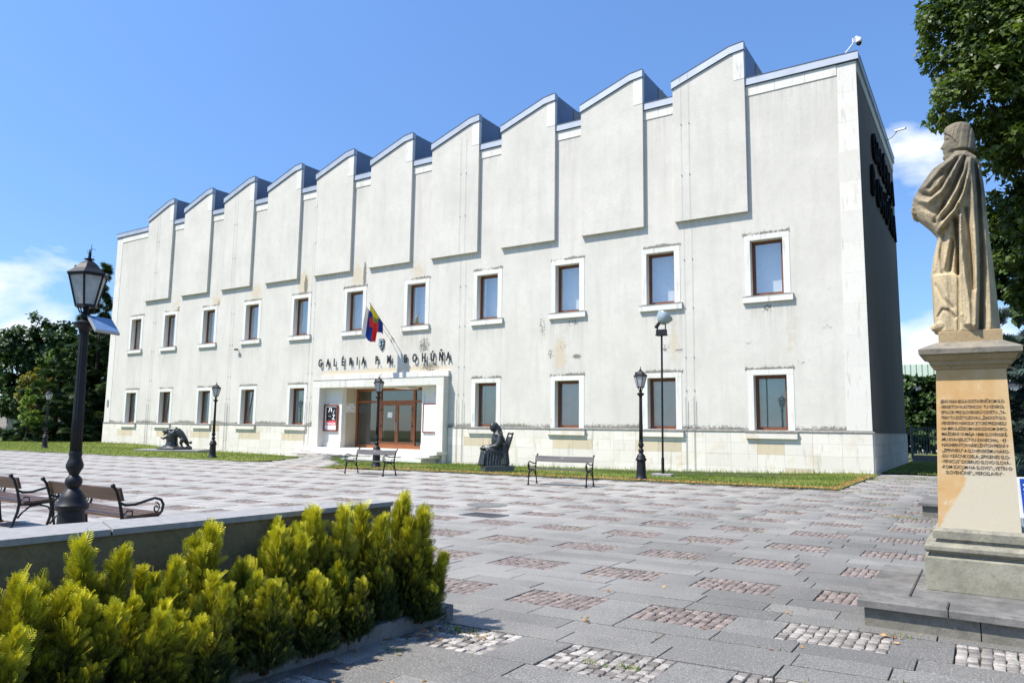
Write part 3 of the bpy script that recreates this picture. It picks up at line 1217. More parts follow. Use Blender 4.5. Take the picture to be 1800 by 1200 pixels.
# ten projecting bays that run up into the sawtooth roof
for k, xr in enumerate(BR):
    xl = xr - BW
    top = [(xr, 17.47), (xr - .60, 17.40), (xl, 16.50)]
    z0 = 10.47
    mb = MB()
    mb.prism([(xl, z0), (xr, z0), (xr, 16.19), (xr - .44, 16.19), (xr - .44, 17.416), (xr - .60, 17.40), (xl, 16.50)], -.17, .03)
    p = bpart(mb.build('bay_panel', M['plaster']))
    mb = MB()
    mb.fbox(xr - .437, xr + .003, 16.193, 17.44, -.182, .03, .004)
    bpart(mb.build('bay_corner_stone', M['trim']), p).matrix_parent_inverse = Matrix.Identity(4)
    mb = MB()
    for (off0, off1, yy, mi) in ((.0, .33, -.235, 0), (-.028, 0.0, -.20, 1), (.33, .355, -.25, 1)):
        po = [(xl - .04, 16.50 + off0), (xr - .60, 17.40 + off0), (xr + .02, 17.47 + off0), (xr + .02, 17.47 + off1), (xr - .60, 17.40 + off1), (xl - .04, 16.50 + off1)]
        mb.prism(po, yy, .04, mi)
    o = bpart(mb.build('bay_coping', [M['zinc'], M['zinc_edge']]), p)
    o.matrix_parent_inverse = Matrix.Identity(4)
    mb = MB()
    po = [(xl, 15.82), (xr, 15.82), (xr, 17.79), (xr - .60, 17.72), (xl, 16.82)]
    mb.prism(po, .045, 12.6, 0)
    saw = bpart(mb.build('sawtooth_roof', M['zinc_dark']))
    # strip light set in the upright face, starting a little way back
    mb = MB()
    mb.box(xr - .02, xr + .03, 1.75, 12.0, 16.95, 17.70, 0)
    mb.box(xr - .02, xr + .045, 1.75, 12.0, 16.62, 16.95, 1)
    mb.box(xr - .02, xr + .06, 1.75, 12.0, 16.50, 16.62, 0)
    o = bpart(mb.build('strip_window', [M['granite_grey'], M['glass_dark']]), saw)
    o.matrix_parent_inverse = Matrix.Identity(4)
    mb = MB()
    mb.tube([(xr - .1, 2.5, 17.75), (xr - .1, 2.5, 17.92)], .05, 6)
    o = bpart(mb.build('roof_vent', M['zinc_edge']), saw)
    o.matrix_parent_inverse = Matrix.Identity(4)

# windows
for idx, h in enumerate(holes[:-1]):
    x0, x1, z0, z1 = h
    up = idx < 11
    D = 0.30
    mb = MB()          # frame
    fw = .085
    mb.box(x0, x0 + fw, D, D + .07, z0, z1)
    mb.box(x1 - fw, x1, D, D + .07, z0, z1)
    mb.box(x0 + fw, x1 - fw, D, D + .07, z1 - fw, z1)
    mb.box(x0 + fw, x1 - fw, D, D + .07, z0, z0 + fw)
    fi = .045
    for (a, b, c_, d) in ((x0 + fw, x0 + fw + fi, z0 + fw, z1 - fw), (x1 - fw - fi, x1 - fw, z0 + fw, z1 - fw), (x0 + fw + fi, x1 - fw - fi, z1 - fw - fi, z1 - fw), (x0 + fw + fi, x1 - fw - fi, z0 + fw, z0 + fw + fi)):
        mb.box(a, b, D + .012, D + .06, c_, d)
    wn = bpart(mb.build('window', M['wood']))
    g_ = fw + fi

    def sub(mb, name, mats):
        o = mb.build(name, mats)
        o.parent = wn
        return o
    mb = MB()
    ta, tb = rnd.uniform(-.008, .008), rnd.uniform(-.010, .010)
    mb.add([(x0 + g_ - .01, D + .035 - ta - tb, z0 + g_ - .01), (x1 - g_ + .01, D + .035 + ta - tb, z0 + g_ - .01), (x1 - g_ + .01, D + .035 + ta + tb, z1 - g_ + .01), (x0 + g_ - .01, D + .035 - ta + tb, z1 - g_ + .01)], [(0, 1, 2, 3)])
    sub(mb, 'pane', M['glass_up'] if up else M['glass'])
    # reveal of the opening
    mb = MB()
    for q in ([(x0, 0, z0), (x0, 0, z1), (x0, D, z1), (x0, D, z0)], [(x1, 0, z1), (x1, 0, z0), (x1, D, z0), (x1, D, z1)], [(x0, 0, z1), (x1, 0, z1), (x1, D, z1), (x0, D, z1)], [(x0, 0, z0), (x0, D, z0), (x1, D, z0), (x1, 0, z0)]):
        mb.add(q, [(0, 1, 2, 3)])
    sub(mb, 'reveal', M['beige'] if False else M['trim'])
    # niche behind the glass, closed by the gallery's inner screen or a blind
    back = .80 if up else .46
    mb = MB()
    y0 = D + .075
    for q in ([(x0, y0, z0), (x0, y0, z1), (x0, back, z1), (x0, back, z0)], [(x1, y0, z1), (x1, y0, z0), (x1, back, z0), (x1, back, z1)], [(x0, y0, z1), (x1, y0, z1), (x1, back, z1), (x0, back, z1)], [(x0, y0, z0), (x0, back, z0), (x1, back, z0), (x1, y0, z0)]):
        mb.add(q, [(0, 1, 2, 3)])
    sub(mb, 'niche', M['niche'])
    mb = MB()
    if up:
        mb.add([(x0, back, z0), (x1, back, z0), (x1, back, z1), (x0, back, z1)], [(0, 1, 2, 3)])
        sub(mb, 'inner_screen', M['board_up'])
    else:
        n = 26
        for i in range(n):
            za, zb = z0 + (z1 - z0) * i / n, z0 + (z1 - z0) * (i + 1) / n
            mb.add([(x0, back, za), (x1, back, za), (x1, back - .012, zb), (x0, back - .012, zb)], [(0, 1, 2, 3)])
        tag(sub(mb, 'blind', M['board_lo']), kind='stuff')
    if idx in (1, 2, 3, 4, 5, 6, 7, 15, 16):
        mb = MB()
        mb.box(x0 + g_, x0 + g_ + .17, D + .09, D + .10, z0 + .1, z1 - .1)
        sub(mb, 'curtain', M['curtain'])
    # stone surround of three pieces
    t = .225
    yf = -.014
    mb = MB()
    mb.fbox(x0 - t, x0 - .001, z0, z1 + .002, yf, .004, .004)
    sub(mb, 'surround', M['trim'])
    mb = MB()
    mb.fbox(x1 + .001, x1 + t + .04, z0, z1 + .002, yf, .004, .004)
    sub(mb, 'surround', M['trim'])
    mb = MB()
    xm = x0 + WW * .48
    mb.fbox(x0 - t, xm - .003, z1 + .005, z1 + .215, yf, .004, .004)
    mb.fbox(xm + .003, x1 + t + .04, z1 + .005, z1 + .215, yf, .004, .004)
    sub(mb, 'lintel', M['trim'])
    if up:
        mb = MB()
        mb.box(x0 - .33, x1 + .36, -.12, .0, z0 - .30, z0 - .06)
        mb.box(x0 - .001 + .001, x1, 0, D, z0 - .04, z0 - .002)
        sub(mb, 'sill', M['trim'])
        mb = MB()
        mb.add([(x0 - .34, -.13, z0 - .057), (x1 + .37, -.13, z0 - .057), (x1 + .37, .004, z0 - .012), (x0 - .34, .004, z0 - .012), (x0 - .34, -.13, z0 - .063), (x1 + .37, -.13, z0 - .063)], [(0, 1, 2, 3), (4, 5, 1, 0)])
        sub(mb, 'sill_flashing', M['ledge'])
    else:
        zt = 1.50
        mb = MB()
        mb.box(x0 - .33, x1 + .36, -.17, -.058, zt - .26, zt - .03)
        sub(mb, 'sill', M['plinth'])
        mb = MB()
        mb.box(x0 - .35, x1 + .38, -.19, -.0865, zt - .028, zt + .012)
        sub(mb, 'sill_flashing', M['ledge'])

# open casements in two of the ground-floor windows
for i in (1, 3):
    x0 = WX[i]
    mb = MB()
    mb.tube([(x0 + .36, .26, LZ0 + .1), (x0 + .72, .34, LZ1 - .12)], .028, 4)
    bpart(mb.build('casement_bar', M['wood']))

# portal
PL, PRX = -29.318, -19.637
Y0 = -.46
mb = MB()
mb.fbox(PL, PORTAL[0], -.45, 3.68, Y0, .0, .006)
q = bpart(mb.build('portal_pier', M['lime']))
mb = MB()
mb.fbox(PORTAL[1], PRX, -.45, 3.68, Y0, .0, .006)
bpart(mb.build('portal_pier', M['lime']))
n = 7
for i in range(n):
    mb = MB()
    a, b = PL + (PRX - PL) * i / n, PL + (PRX - PL) * (i + 1) / n
    mb.fbox(a + .002, b - .002, 3.683, 4.10, Y0, .0, .004)
    bpart(mb.build('portal_lintel_stone', M['lime']))
n = 9
for i in range(n):
    mb = MB()
    a, b = PL + .32 + (PRX + .06 - PL - .32) * i / n, PL + .32 + (PRX + .06 - PL - .32) * (i + 1) / n
    mb.fbox(a + .003, b - .003, 4.125, 4.43, -.15, .002, .006)
    bpart(mb.build('portal_cornice_stone', M['lime']))
mb = MB()
mb.box(PL - .01, PRX + .015, Y0 - .015, 0, 4.102, 4.122)
bpart(mb.build('portal_flashing', M['ledge']))
# porch interior
FZ = 0.30
mb = MB()
DY = 1.15
X1 = -27.40
RX = -21.45
mb.add([(PORTAL[0], 0, FZ), (PORTAL[0], 0, 3.68), (PORTAL[0], .02, 3.68), (PORTAL[0], .02, FZ)], [(0, 1, 2, 3)])
mb.box(PORTAL[0] - .3, X1, .02, .35, FZ, 3.68, 0)           # wall with the poster case
mb.box(RX, PORTAL[1] + .4, .02, .35, FZ, 3.68, 0)           # wall with the notice board
mb.box(X1 - .3, X1, .35, DY + .2, FZ, 3.68, 1)
mb.box(RX, RX + .3, .35, DY + .2, FZ, 3.68, 1)
mb.add([(PORTAL[0], -.4, 3.679), (PORTAL[1], -.4, 3.679), (PORTAL[1], DY + .2, 3.679), (PORTAL[0], DY + .2, 3.679)], [(3, 2, 1, 0)], 0)
bpart(mb.build('porch_wall', [M['lime'], M['beige']]))
for xa_, xb_ in ((-28.8, -27.4), (RX, -20.1)):
    mb = MB()
    mb.box(xa_, xb_, -.02, .018, FZ + .002, FZ + .30)
    bpart(mb.build('porch_skirting', M['lime']))
mb = MB()
mb.box(-23.6, -22.6, .25, 1.1, 3.58, 3.66)
bpart(mb.build('porch_ceiling_lamp', M['white_paint']))
# steps
mb = MB()
mb.cbox(-29.75, PRX + .05, -.95, 1.4, .12, FZ - .001, .012)
bpart(mb.build('step', M['lime']))
for (xa, xb, ya, za, zb) in ((-28.3, -19.75, -1.32, -.06, .115), (-27.6, -19.95, -1.72, -.48, -.065)):
    n = 6
    for i in range(n):
        mb = MB()
        a, b = xa + (xb - xa) * i / n, xa + (xb - xa) * (i + 1) / n
        mb.cbox(a + .003, b - .003, ya, -.5 + .0, za, zb, .01)
        bpart(mb.build('step', M['lime']))
mb = MB()
mb.cbox(-30.6, -28.35, -1.2, -.08, -.45, .04, .02)
mb.cbox(-30.2, -28.33, -.9, -.08, .04, .14, .02)
bpart(mb.build('step_flank', M['plinth']))

# entrance glazing
mb = MB()
GX0, GX1, GZ0, GZ1 = X1 + .002, RX - .002, FZ + .005, 3.675
f = .12
mb.box(GX0, GX0 + f, DY, DY + .1, GZ0, GZ1)
mb.box(GX1 - f, GX1, DY, DY + .1, GZ0, GZ1)
mb.box(GX0 + f, GX1 - f, DY, DY + .1, GZ1 - .14, GZ1)
mb.box(GX0 + f, GX1 - f, DY, DY + .1, GZ0, GZ0 + .16)
M1, M2, MC = -25.50, -22.95, -24.22
for x in (M1, M2):
    mb.box(x - .085, x + .085, DY - .01, DY + .11, GZ0 + .16, GZ1 - .14)
mb.box(GX0 + f, M1 - .085, DY + .005, DY + .095, 2.86, 2.98)
mb.box(M2 + .085, GX1 - f, DY + .005, DY + .095, 2.86, 2.98)
mb.box(M1 + .085, M2 - .085, DY + .002, DY + .098, 2.82, 2.98)
ent = bpart(mb.build('entrance_frame', M['door_wood']))
mb = MB()
for a, b, c_, d in ((GX0 + f, M1 - .085, 2.98, GZ1 - .14), (M1 + .085, M2 - .085, 2.98, GZ1 - .14), (M2 + .085, GX1 - f, 2.98, GZ1 - .14), (GX0 + f, M1 - .085, GZ0 + .16, 2.86), (M2 + .085, GX1 - f, GZ0 + .16, 2.86)):
    mb = MB()
    mb.add([(a, DY + .05, c_), (b, DY + .05, c_), (b, DY + .05, d), (a, DY + .05, d)], [(0, 1, 2, 3)])
    o = mb.build('pane', M['glass_dark'])
    o.parent = ent
for a, b in ((M1 + .087, MC - .004), (MC + .004, M2 - .087)):
    mb = MB()
    z0, z1 = GZ0 + .165, 2.815
    t = .11
    mb.box(a, a + t, DY, DY + .06, z0, z1)
    mb.box(b - t, b, DY, DY + .06, z0, z1)
    mb.box(a + t, b - t, DY, DY + .06, z1 - t, z1)
    mb.box(a + t, b - t, DY, DY + .06, z0, z0 + .2)
    dr = bpart(mb.build('door', M['door_wood']))
    mb = MB()
    mb.add([(a + t, DY + .03, z0 + .2), (b - t, DY + .03, z0 + .2), (b - t, DY + .03, z1 - t), (a + t, DY + .03, z1 - t)], [(0, 1, 2, 3)])
    o = mb.build('pane', M['glass_dark'])
    o.parent = dr
    hx = b - .05 if a < -24.5 else a + .05
    mb = MB()
    mb.tube([(hx, DY, 1.75), (hx, DY - .06, 1.72), (hx, DY - .07, 1.5), (hx, DY - .06, 1.28), (hx, DY, 1.25)], .014, 6)
    o = mb.build('handle', M['steel'])
    o.parent = dr
    for zz in (.75, 1.55, 2.45):
        mb = MB()
        hxx = a + .02 if a < -24.5 else b - .02
        mb.box(hxx - .05, hxx + .05, DY - .015, DY - .001, zz - .06, zz + .06)
        o = mb.build('hinge', M['black'])
        o.parent = dr
# lobby behind the glass
mb = MB()
mb.add([(GX0, DY + .12, FZ), (GX1, DY + .12, FZ), (GX1, 5.0, FZ), (GX0, 5.0, FZ)], [(0, 1, 2, 3)], 0)
mb.add([(GX0, 5.0, FZ), (GX1, 5.0, FZ), (GX1, 5.0, 3.68), (GX0, 5.0, 3.68)], [(0, 1, 2, 3)], 0)
mb.add([(GX0, DY + .12, FZ), (GX0, 5.0, FZ), (GX0, 5.0, 3.68), (GX0, DY + .12, 3.68)], [(0, 1, 2, 3)], 1)
mb.add([(GX1, DY + .12, FZ), (GX1, DY + .12, 3.68), (GX1, 5, 3.68), (GX1, 5.0, FZ)], [(0, 1, 2, 3)], 0)
mb.add([(GX0, DY + .12, 3.68), (GX1, DY + .12, 3.68), (GX1, 5, 3.68), (GX0, 5.0, 3.68)], [(0, 1, 2, 3)], 0)
mb.box(GX0 + .05, GX0 + 1.6, 2.6, 2.66, 1.5, 2.85, 0)
mb.box(-26.9, -26.2, 2.3, 2.35, .9, 1.35, 2)
bpart(mb.build('lobby', [M['interior'], M['board_lo'], M['niche']]))

# lightning conductors down the facade
for (xa, xb, roof) in ((-7.0, -6.65, 1), (-19.05, -18.70, 1), (-30.35, -30.0, 0), (-38.0, -37.75, 1), (-47.1, -46.85, 1)):
    for x, zt in ((xa, 16.6), (xb, 15.9)):
        mb = MB()
        onbay = any(r - BW < x < r for r in BR)
        pts = []
        if onbay:
            pts += [(x, -.27, 17.05), (x, -.20, 16.4), (x, -.20, 10.5), (x, -.03, 10.3)]
        else:
            pts += [(x, -.03, 15.4)]
        pts += [(x, -.03, 1.62), (x, -.10, 1.52), (x, -.10, -.2)]
        mb.tube(pts, .0035, 5)
        for z in (14.8, 12.5, 8.8, 6.7, 4.6, 3.2):
            yy = -.20 if (onbay and z > 10.5) else -.03
            mb.tube([(x, yy + .03, z), (x, yy - .012, z)], .022, 5)
        mb.tube([(x, -.095, 2.9), (x, -.095, -.2)], .012, 6)
        bpart(mb.build('lightning_conductor', M['rod']))

# ------------------------------------------------------------------ things fixed to the facade
fonts = bpy.data.fonts


def text_mesh(body, size, ext=0.0, spacing=1.0, shear=0.0, bold=0.0):
    cu = bpy.data.curves.new('t', 'FONT')
    cu.body = body
    cu.size = size
    cu.extrude = ext
    cu.space_character = spacing
    cu.shear = shear
    cu.offset = bold
    cu.align_x = 'LEFT'
    cu.resolution_u = 3
    o = bpy.data.objects.new('t', cu)
    C.objects.link(o)
    bpy.context.view_layer.update()
    dg = bpy.context.evaluated_depsgraph_get()
    me = bpy.data.meshes.new_from_object(o.evaluated_get(dg))
    bpy.data.objects.remove(o)
    return me


sgn = empty('gallery_sign', (-24.5, 0, 5.1))
tag(sgn, 'row of thin black metal capital letters on the wall above the entrance', 'sign')
word = 'GALÉRIA P. M. BOHÚŇA'
lx = {0: -29.30, 1: -28.55, 2: -27.95, 3: -27.35, 4: -26.70, 5: -26.10, 6: -25.72, 8: -24.92, 9: -24.66, 11: -24.02, 12: -23.72, 14: -22.78, 15: -22.05, 16: -21.40, 17: -20.75, 18: -20.12, 19: -19.85 + .02}
xsl = [-29.42, -28.75, -28.15, -27.50, -26.88, -26.30, -25.90, None, -24.85, -24.62, None, -23.98, -23.62, None, -22.75, -22.15, -21.50, -20.90, -20.33, -19.82 - .02]
for ch, x in zip(word, xsl):
    if x is None:
        continue
    me = text_mesh(ch, .62, .022, 1.0, 0, 0.014)
    o = link('letter', me, sgn, M['black'])
    o.scale = (.62, 1.0, 1)
    o.rotation_euler = (R(90), 0, 0)
    o.location = (x + 24.5 + .05, -.10, -.14)
    mb = MB()
# side-wall sign
sg2 = empty('side_wall_sign', (0, 7.5, 12.6))
tag(sg2, 'two lines of large black letters on the shaded end wall of the gallery', 'sign')
for line, z, y0_, y1_, sz in (('GALÉRIA', 13.25, 3.5, 12.0, 1.65), ('BOHÚŇA', 11.35, 2.6, 12.4, 1.8)):
    n = len(line)
    for i, ch in enumerate(line):
        me = text_mesh(ch, sz, .05, 1, 0.15, .03)
        o = link('letter', me, sg2, M['letter_black'])
        o.rotation_euler = (R(90), 0, R(90))
        o.location = (.075, y0_ + (y1_ - y0_) * i / n - 7.5, z - 12.6)

# coat of arms
em = MB()
sh = [(-.19, .30), (-.19, -.02), (-.13, -.20), (0, -.33), (.13, -.20), (.19, -.02), (.19, .30)]
em.prism([(x, z) for x, z in sh], -.07, -.035)
coat = empty('coat_of_arms', (-24.43, 0, 6.04))
tag(coat, 'small shield with a black and silver coat of arms under the flags', 'plaque')
o = em.build('shield', M['black'], coat)
em = MB()
em.prism([(x * .84, z * .84) for x, z in sh], -.078, -.071)
o = em.build('shield_face', M['steel'], coat)
em = MB()
em.tube([(.03, -.085, .18), (-.02, -.085, .10), (.06, -.085, 0), (-.03, -.085, -.1), (.02, -.085, -.2)], [.045, .05, .03, .05, .02], 6)
em.ball((.07, -.09, .16), .045)
em.ball((.05, -.09, -.05), .05)
o = em.build('figure', M['black'], coat)


# flags
def flag_obj(label, base, tip, cloth, seed):
    t = empty('flag', base)
    tag(t, label, 'flag', 'flags over the entrance')
    mb = MB()
    d = Vector(tip) - Vector(base)
    mb.tube([(0, 0, 0), tuple(d)], .018, 8)
    mb.ball(tuple(d), .035)
    mb.tube([(0, 0, 0), tuple(d * .06)], .04, 8)
    mb.build('pole', M['rod'] if seed else M['white_paint'], t, True)
    cloth(t, d)
    return t


FC = {n: simple('flag_' + n, c, 0.7, 0.2, var=.05) for n, c in dict(white=(.78, .78, .78), blue=(.02, .07, .36), red=(.66, .03, .035), yellow=(.72, .56, .03), green=(.03, .08, .045), dblue=(.015, .04, .20)).items()}


def cloth_mesh(t, d, s0, s1, drop0, drop1, shift, amp, colfn, mats, nu=36, nv=30, seed=0, name='cloth'):
    """hang cloth from the pole between fractions s0..s1, gathered in deep vertical folds"""
    V, F, MI = [], [], []
    for j in range(nv + 1):
        v_ = j / nv
        for i in range(nu + 1):
            u = i / nu
            p = d * (s0 + (s1 - s0) * u)
            dr = drop0 + (drop1 - drop0) * u
            fold = amp * math.sin(u * 5.2 * math.pi + seed) * (0.25 + .75 * v_)
            fold2 = amp * .6 * math.cos(u * 8.3 * math.pi + 1.3 + seed) * v_
            x = p.x + shift[0] * v_ + fold
            y = p.y + shift[1] * v_ + fold2
            z = p.z - dr * v_ * (1 - .06 * math.sin(u * 9 + seed))
            # gather towards a narrow lower edge
            V.append((x, y, z))
    for j in range(nv):
        for i in range(nu):
            a = j * (nu + 1) + i
            F.append((a, a + 1, a + nu + 2, a + nu + 1))
            MI.append(colfn((i + .5) / nu, (j + .5) / nv))
    me = bpy.data.meshes.new(name)
    me.from_pydata(V, [], F)
    for x in mats:
        me.materials.append(FC[x])
    me.polygons.foreach_set('material_index', MI)
    me.polygons.foreach_set('use_smooth', [True] * len(F))
    return link(name, me, t)


def cloth_sk(t, d):
    def cf(u, v_):
        return 0 if u > .80 + .0 * v_ else (1 if u > .38 else 2)
    cloth_mesh(t, d, .50, .99, 1.15, 1.62, (-.12, -.10), .055, cf, ['white', 'blue', 'red'], seed=1)


def cloth_town(t, d):
    def cf(u, v_):
        s = v_ + .10 * math.sin(u * 6)
        if u < .30:
            return 1
        if s < .26:
            return 0
        if (s < .52 and .45 < u < .85):
            return 3 if (int(u * 14) + int(v_ * 16)) % 3 else 0
        if s < .52:
            return 1
        return 2
    cloth_mesh(t, d, .44, .98, .62, 1.30, (.04, -.02), .05, cf, ['yellow', 'dblue', 'red', 'green'], seed=0)


pb = (-23.62, -.02, 6.30)
flag_obj('flag of white blue and red hanging on the left pole over the entrance', (-23.78, -.02, 6.25), (-23.78 - .38, -1.62, 7.98), cloth_sk, 0)
flag_obj('flag of yellow blue and red with dark crest hanging on the right pole', pb, (-23.62 - .16, -1.72, 8.06), cloth_town, 1)

# poster case
pc = empty('poster_case', (-28.2, 0, 1.9))
tag(pc, 'red brown framed display case with black and red poster beside the entrance', 'display case')


def framebox(mb, x0, x1, z0, z1, t, yf, yb):
    mb.box(x0, x0 + t, yf, yb, z0, z1)
    mb.box(x1 - t, x1, yf, yb, z0, z1)
    mb.box(x0 + t, x1 - t, yf, yb, z1 - t, z1)
    mb.box(x0 + t, x1 - t, yf, yb, z0, z0 + t)


mb = MB()
framebox(mb, -28.76 + 28.2, -27.66 + 28.2, 1.21 - 1.9, 2.73 - 1.9, .075, -.08, .018)
mb.build('frame', M['red_frame'], pc)
mb = MB()
mb.box(-.485, .465, -.03, .0, -.61, .755)
mb.build('backing', M['white_paint'], pc)
mb = MB()
mb.box(-.40, .455, -.036, -.031, -.08, .68)
pp = mb.build('poster_picture', M['black'], pc)
mb = MB()
for path, rr in (([(-.15, .66), (-.13, .55), (-.22, .40)], .035), ([(-.03, .66), (.02, .5), (.03, .42)], .05), ([(.28, .50), (.18, .40), (.20, .30)], .02), ([(.30, .26), (.22, .14), (.16, .0)], .035), ([(.12, .24), (.30, .22)], .025), ([(.10, .0), (.32, -.02)], .03), ([(-.2, .18), (0, .15)], .012)):
    mb.tube([(x, -.037, z) for x, z in path], rr, 4)
o = mb.build('poster_strokes', M['paper'], pc)
for v_ in o.data.vertices:
    v_.co.y = -.037 + (v_.co.y + .037) * .04 - .0015
mb = MB()
mb.box(-.43, .455, -.036, -.031, -.34, -.085)
mb.build('poster_band', M['poster_red'], pc)
me = text_mesh('Martinček', .20, .001, 1, 0, .004)
o = link('poster_lettering', me, pc, M['paper'])
o.rotation_euler = (R(90), 0, 0)
o.location = (-.39, -.039, -.30)
o.scale = (.93, 1, 1)
nb = empty('notice_board', (-20.7, 0, 2.0))
tag(nb, 'blank white board in a brown frame right of the entrance doors', 'notice board')
mb = MB()
framebox(mb, -21.32 + 20.7, .62, 1.22 - 2, 2.76 - 2, .06, -.05, .018)
mb.build('frame', M['red_frame'], nb)
mb = MB()
mb.box(-.56, .56, -.035, .0, -.72, .70)
mb.build('board', M['paper'], nb)

pq = empty('entrance_plaque', (X1, .72, 2.58))
tag(pq, 'white plaque with two small dark crests on the beige wall left of the doors', 'plaque')
mb = MB()
mb.box(.0, .02, -.34, .34, -.26, .24)
mb.build('plate', M['white_paint'], pq)
mb = MB()
for z, a, b in ((.10, -.3, .3), (-.02, -.05, .28), (-.10, 0.02, .28), (-.18, -.28, .28)):
    mb.box(.0205, .022, a, b, z, z + .012)
mb.box(.0205, .023, -.29, -.23, .13, .21)
mb.box(.0205, .023, .23, .29, .13, .21)
mb.build('inscription', M['black'], pq)
mb = MB()
mb.box(-24.90, -24.56, DY - .004, DY + .028, 2.02, 2.32)
o = mb.build('door_notice', M['paper'])
tag(o, 'white sheet of paper taped inside the left glass door leaf', 'notice')

# cameras
cm = empty('dome_camera', (-.05, -.05, 16.23))
tag(cm, 'white dome security camera on an angled arm at the roof corner', 'security camera')
mb = MB()
mb.tube([(-.30, 0, 0), (.02, 0, .36), (.04, 0, .48)], .025, 8)
mb.tube([(.02, 0, .36), (.02, -.04, .52)], .05, 8)
mb.build('bracket', M['white_paint'], cm)
mb = MB()
mb.tube([(.04, 0, .46), (.12, 0, .58), (.20, 0, .50)], .035, 8)
mb.lathe([(.05, .52), (.10, .48), (.115, .36), (.11, .30)], 16, cx=.20)
mb.build('housing', M['white_paint'], cm, True)
mb = MB()
mb.ball((.20, 0, .29), .10)
mb.build('dome', M['black'], cm, True)
cm = empty('wall_camera', (-37.0, 0, 6.2))
tag(cm, 'small black wall camera on a bracket under the fourth upper window', 'security camera')
mb = MB()
mb.tube([(.25, 0, -.25), (.05, -.15, .12)], .022, 6)
mb.build('bracket', M['rod'], cm)
mb = MB()
mb.box(-.22, .06, -.24, -.14, .10, .20)
mb.build('housing', M['black'], cm)
cm = empty('roof_camera', (0, 9.6, 15.95))
tag(cm, 'slim camera on a long bracket sticking out from the end wall eave', 'security camera')
mb = MB()
mb.tube([(0, 0, 0), (.35, -.3, .02), (.60, -.5, .2)], .02, 6)
mb.build('bracket', M['rod'], cm)
mb = MB()
mb.tube([(.52, -.45, .26), (1.0, -.85, .16)], .055, 8)
mb.build('housing', M['white_paint'], cm)
mb = MB()
mb.box(BX0 + .30, BX0 + .52, -.05, -.017, 2.75, 3.25)
o = mb.build('meter_box', M['rod'])
tag(o, 'small grey box on the far left corner of the facade', 'utility box')

# ------------------------------------------------------------------ street lamps
def lamp_proto():
    t = empty('street_lamp')
    f = .00425

    def z_(y):
        return (980 - y) * f
    prof = [(.205, 0.0), (.205, .04), (.185, .07), (.165, z_(952)), (.150, z_(945)), (.143, z_(930)), (.128, z_(842)), (.158, z_(836)), (.163, z_(826)), (.135, z_(818)), (.128, z_(808)), (.11, z_(800)), (.085, z_(792)), (.055, z_(784)), (.075, z_(778)), (.086, z_(769)), (.075, z_(760)), (.045, z_(752)), (.06, z_(744)), (.082, z_(735)), (.086, z_(727)), (.070, z_(716)), (.058, z_(708)), (.066, z_(700)), (.060, z_(692))]
    mb = MB()
    mb.lathe(prof, 24)
    mb.build('base', M['iron_lamp'], t, 'auto')
    mb = MB()
    mb.lathe([(.056, z_(694)), (.052, z_(600)), (.047, z_(500)), (.043, z_(395)), (.043, z_(385))], 48, flute=.07, nf=12)
    mb.build('shaft', M['iron_lamp'], t, True)
    mb = MB()
    mb.lathe([(.045, z_(390)), (.052, z_(386)), (.06, z_(380)), (.105, z_(372)), (.11, z_(364)), (.07, z_(360)), (.035, z_(356)), (.05, z_(350)), (.052, z_(344)), (.03, z_(338)), (.022, z_(330)), (.022, z_(322))], 24)
    for k in range(6):
        a = math.pi / 3 * k + .5
        ca, sa = math.cos(a), math.sin(a)
        mb.tube([(.02 * ca, .02 * sa, z_(340)), (.06 * ca, .06 * sa, z_(336)), (.075 * ca, .075 * sa, z_(326)), (.095 * ca, .095 * sa, z_(319))], .008, 5)
    mb.build('collar', M['iron_lamp'], t, 'auto')
    zb, zt = z_(320), z_(240)
    rb, rt = .105, .192
    mb = MB()
    for k in range(6):
        a0 = math.pi / 3 * k
        p0 = (rb * math.cos(a0), rb * math.sin(a0), zb)
        p1 = (rt * math.cos(a0), rt * math.sin(a0), zt)
        mb.tube([p0, p1], .011, 4)
    mb.lathe([(rb + .012, zb - .012), (rb + .012, zb + .014), (rb - .02, zb + .014)], 6)
    mb.lathe([(rt - .03, zt - .012), (rt + .014, zt - .012), (rt + .014, zt + .012)], 6)
    mb.build('lantern_frame', M['iron_lamp'], t)
    for k in range(6):
        a0, a1 = math.pi / 3 * k, math.pi / 3 * (k + 1)
        mb = MB()
        q = .985
        mb.add([(q * rb * math.cos(a0), q * rb * math.sin(a0), zb), (q * rb * math.cos(a1), q * rb * math.sin(a1), zb), (q * rt * math.cos(a1), q * rt * math.sin(a1), zt), (q * rt * math.cos(a0), q * rt * math.sin(a0), zt)], [(0, 1, 2, 3)])
        mb.build('lantern_pane', M['lantern'], t)
    mb = MB()
    mb.lathe([(rt + .022, zt + .004), (rt + .024, zt + .018), (rt - .05, zt + .075), (rt - .095, zt + .13), (.052, zt + .165), (.03, zt + .17), (.03, zt + .182), (.055, zt + .186), (.055, zt + .194), (.018, zt + .20), (.016, zt + .22), (.006, zt + .30)], 6)
    mb.box(-.16, -.09, -.03, .03, zt + .05, zt + .125)
    mb.build('lantern_roof', M['iron_lamp'], t)
    return t


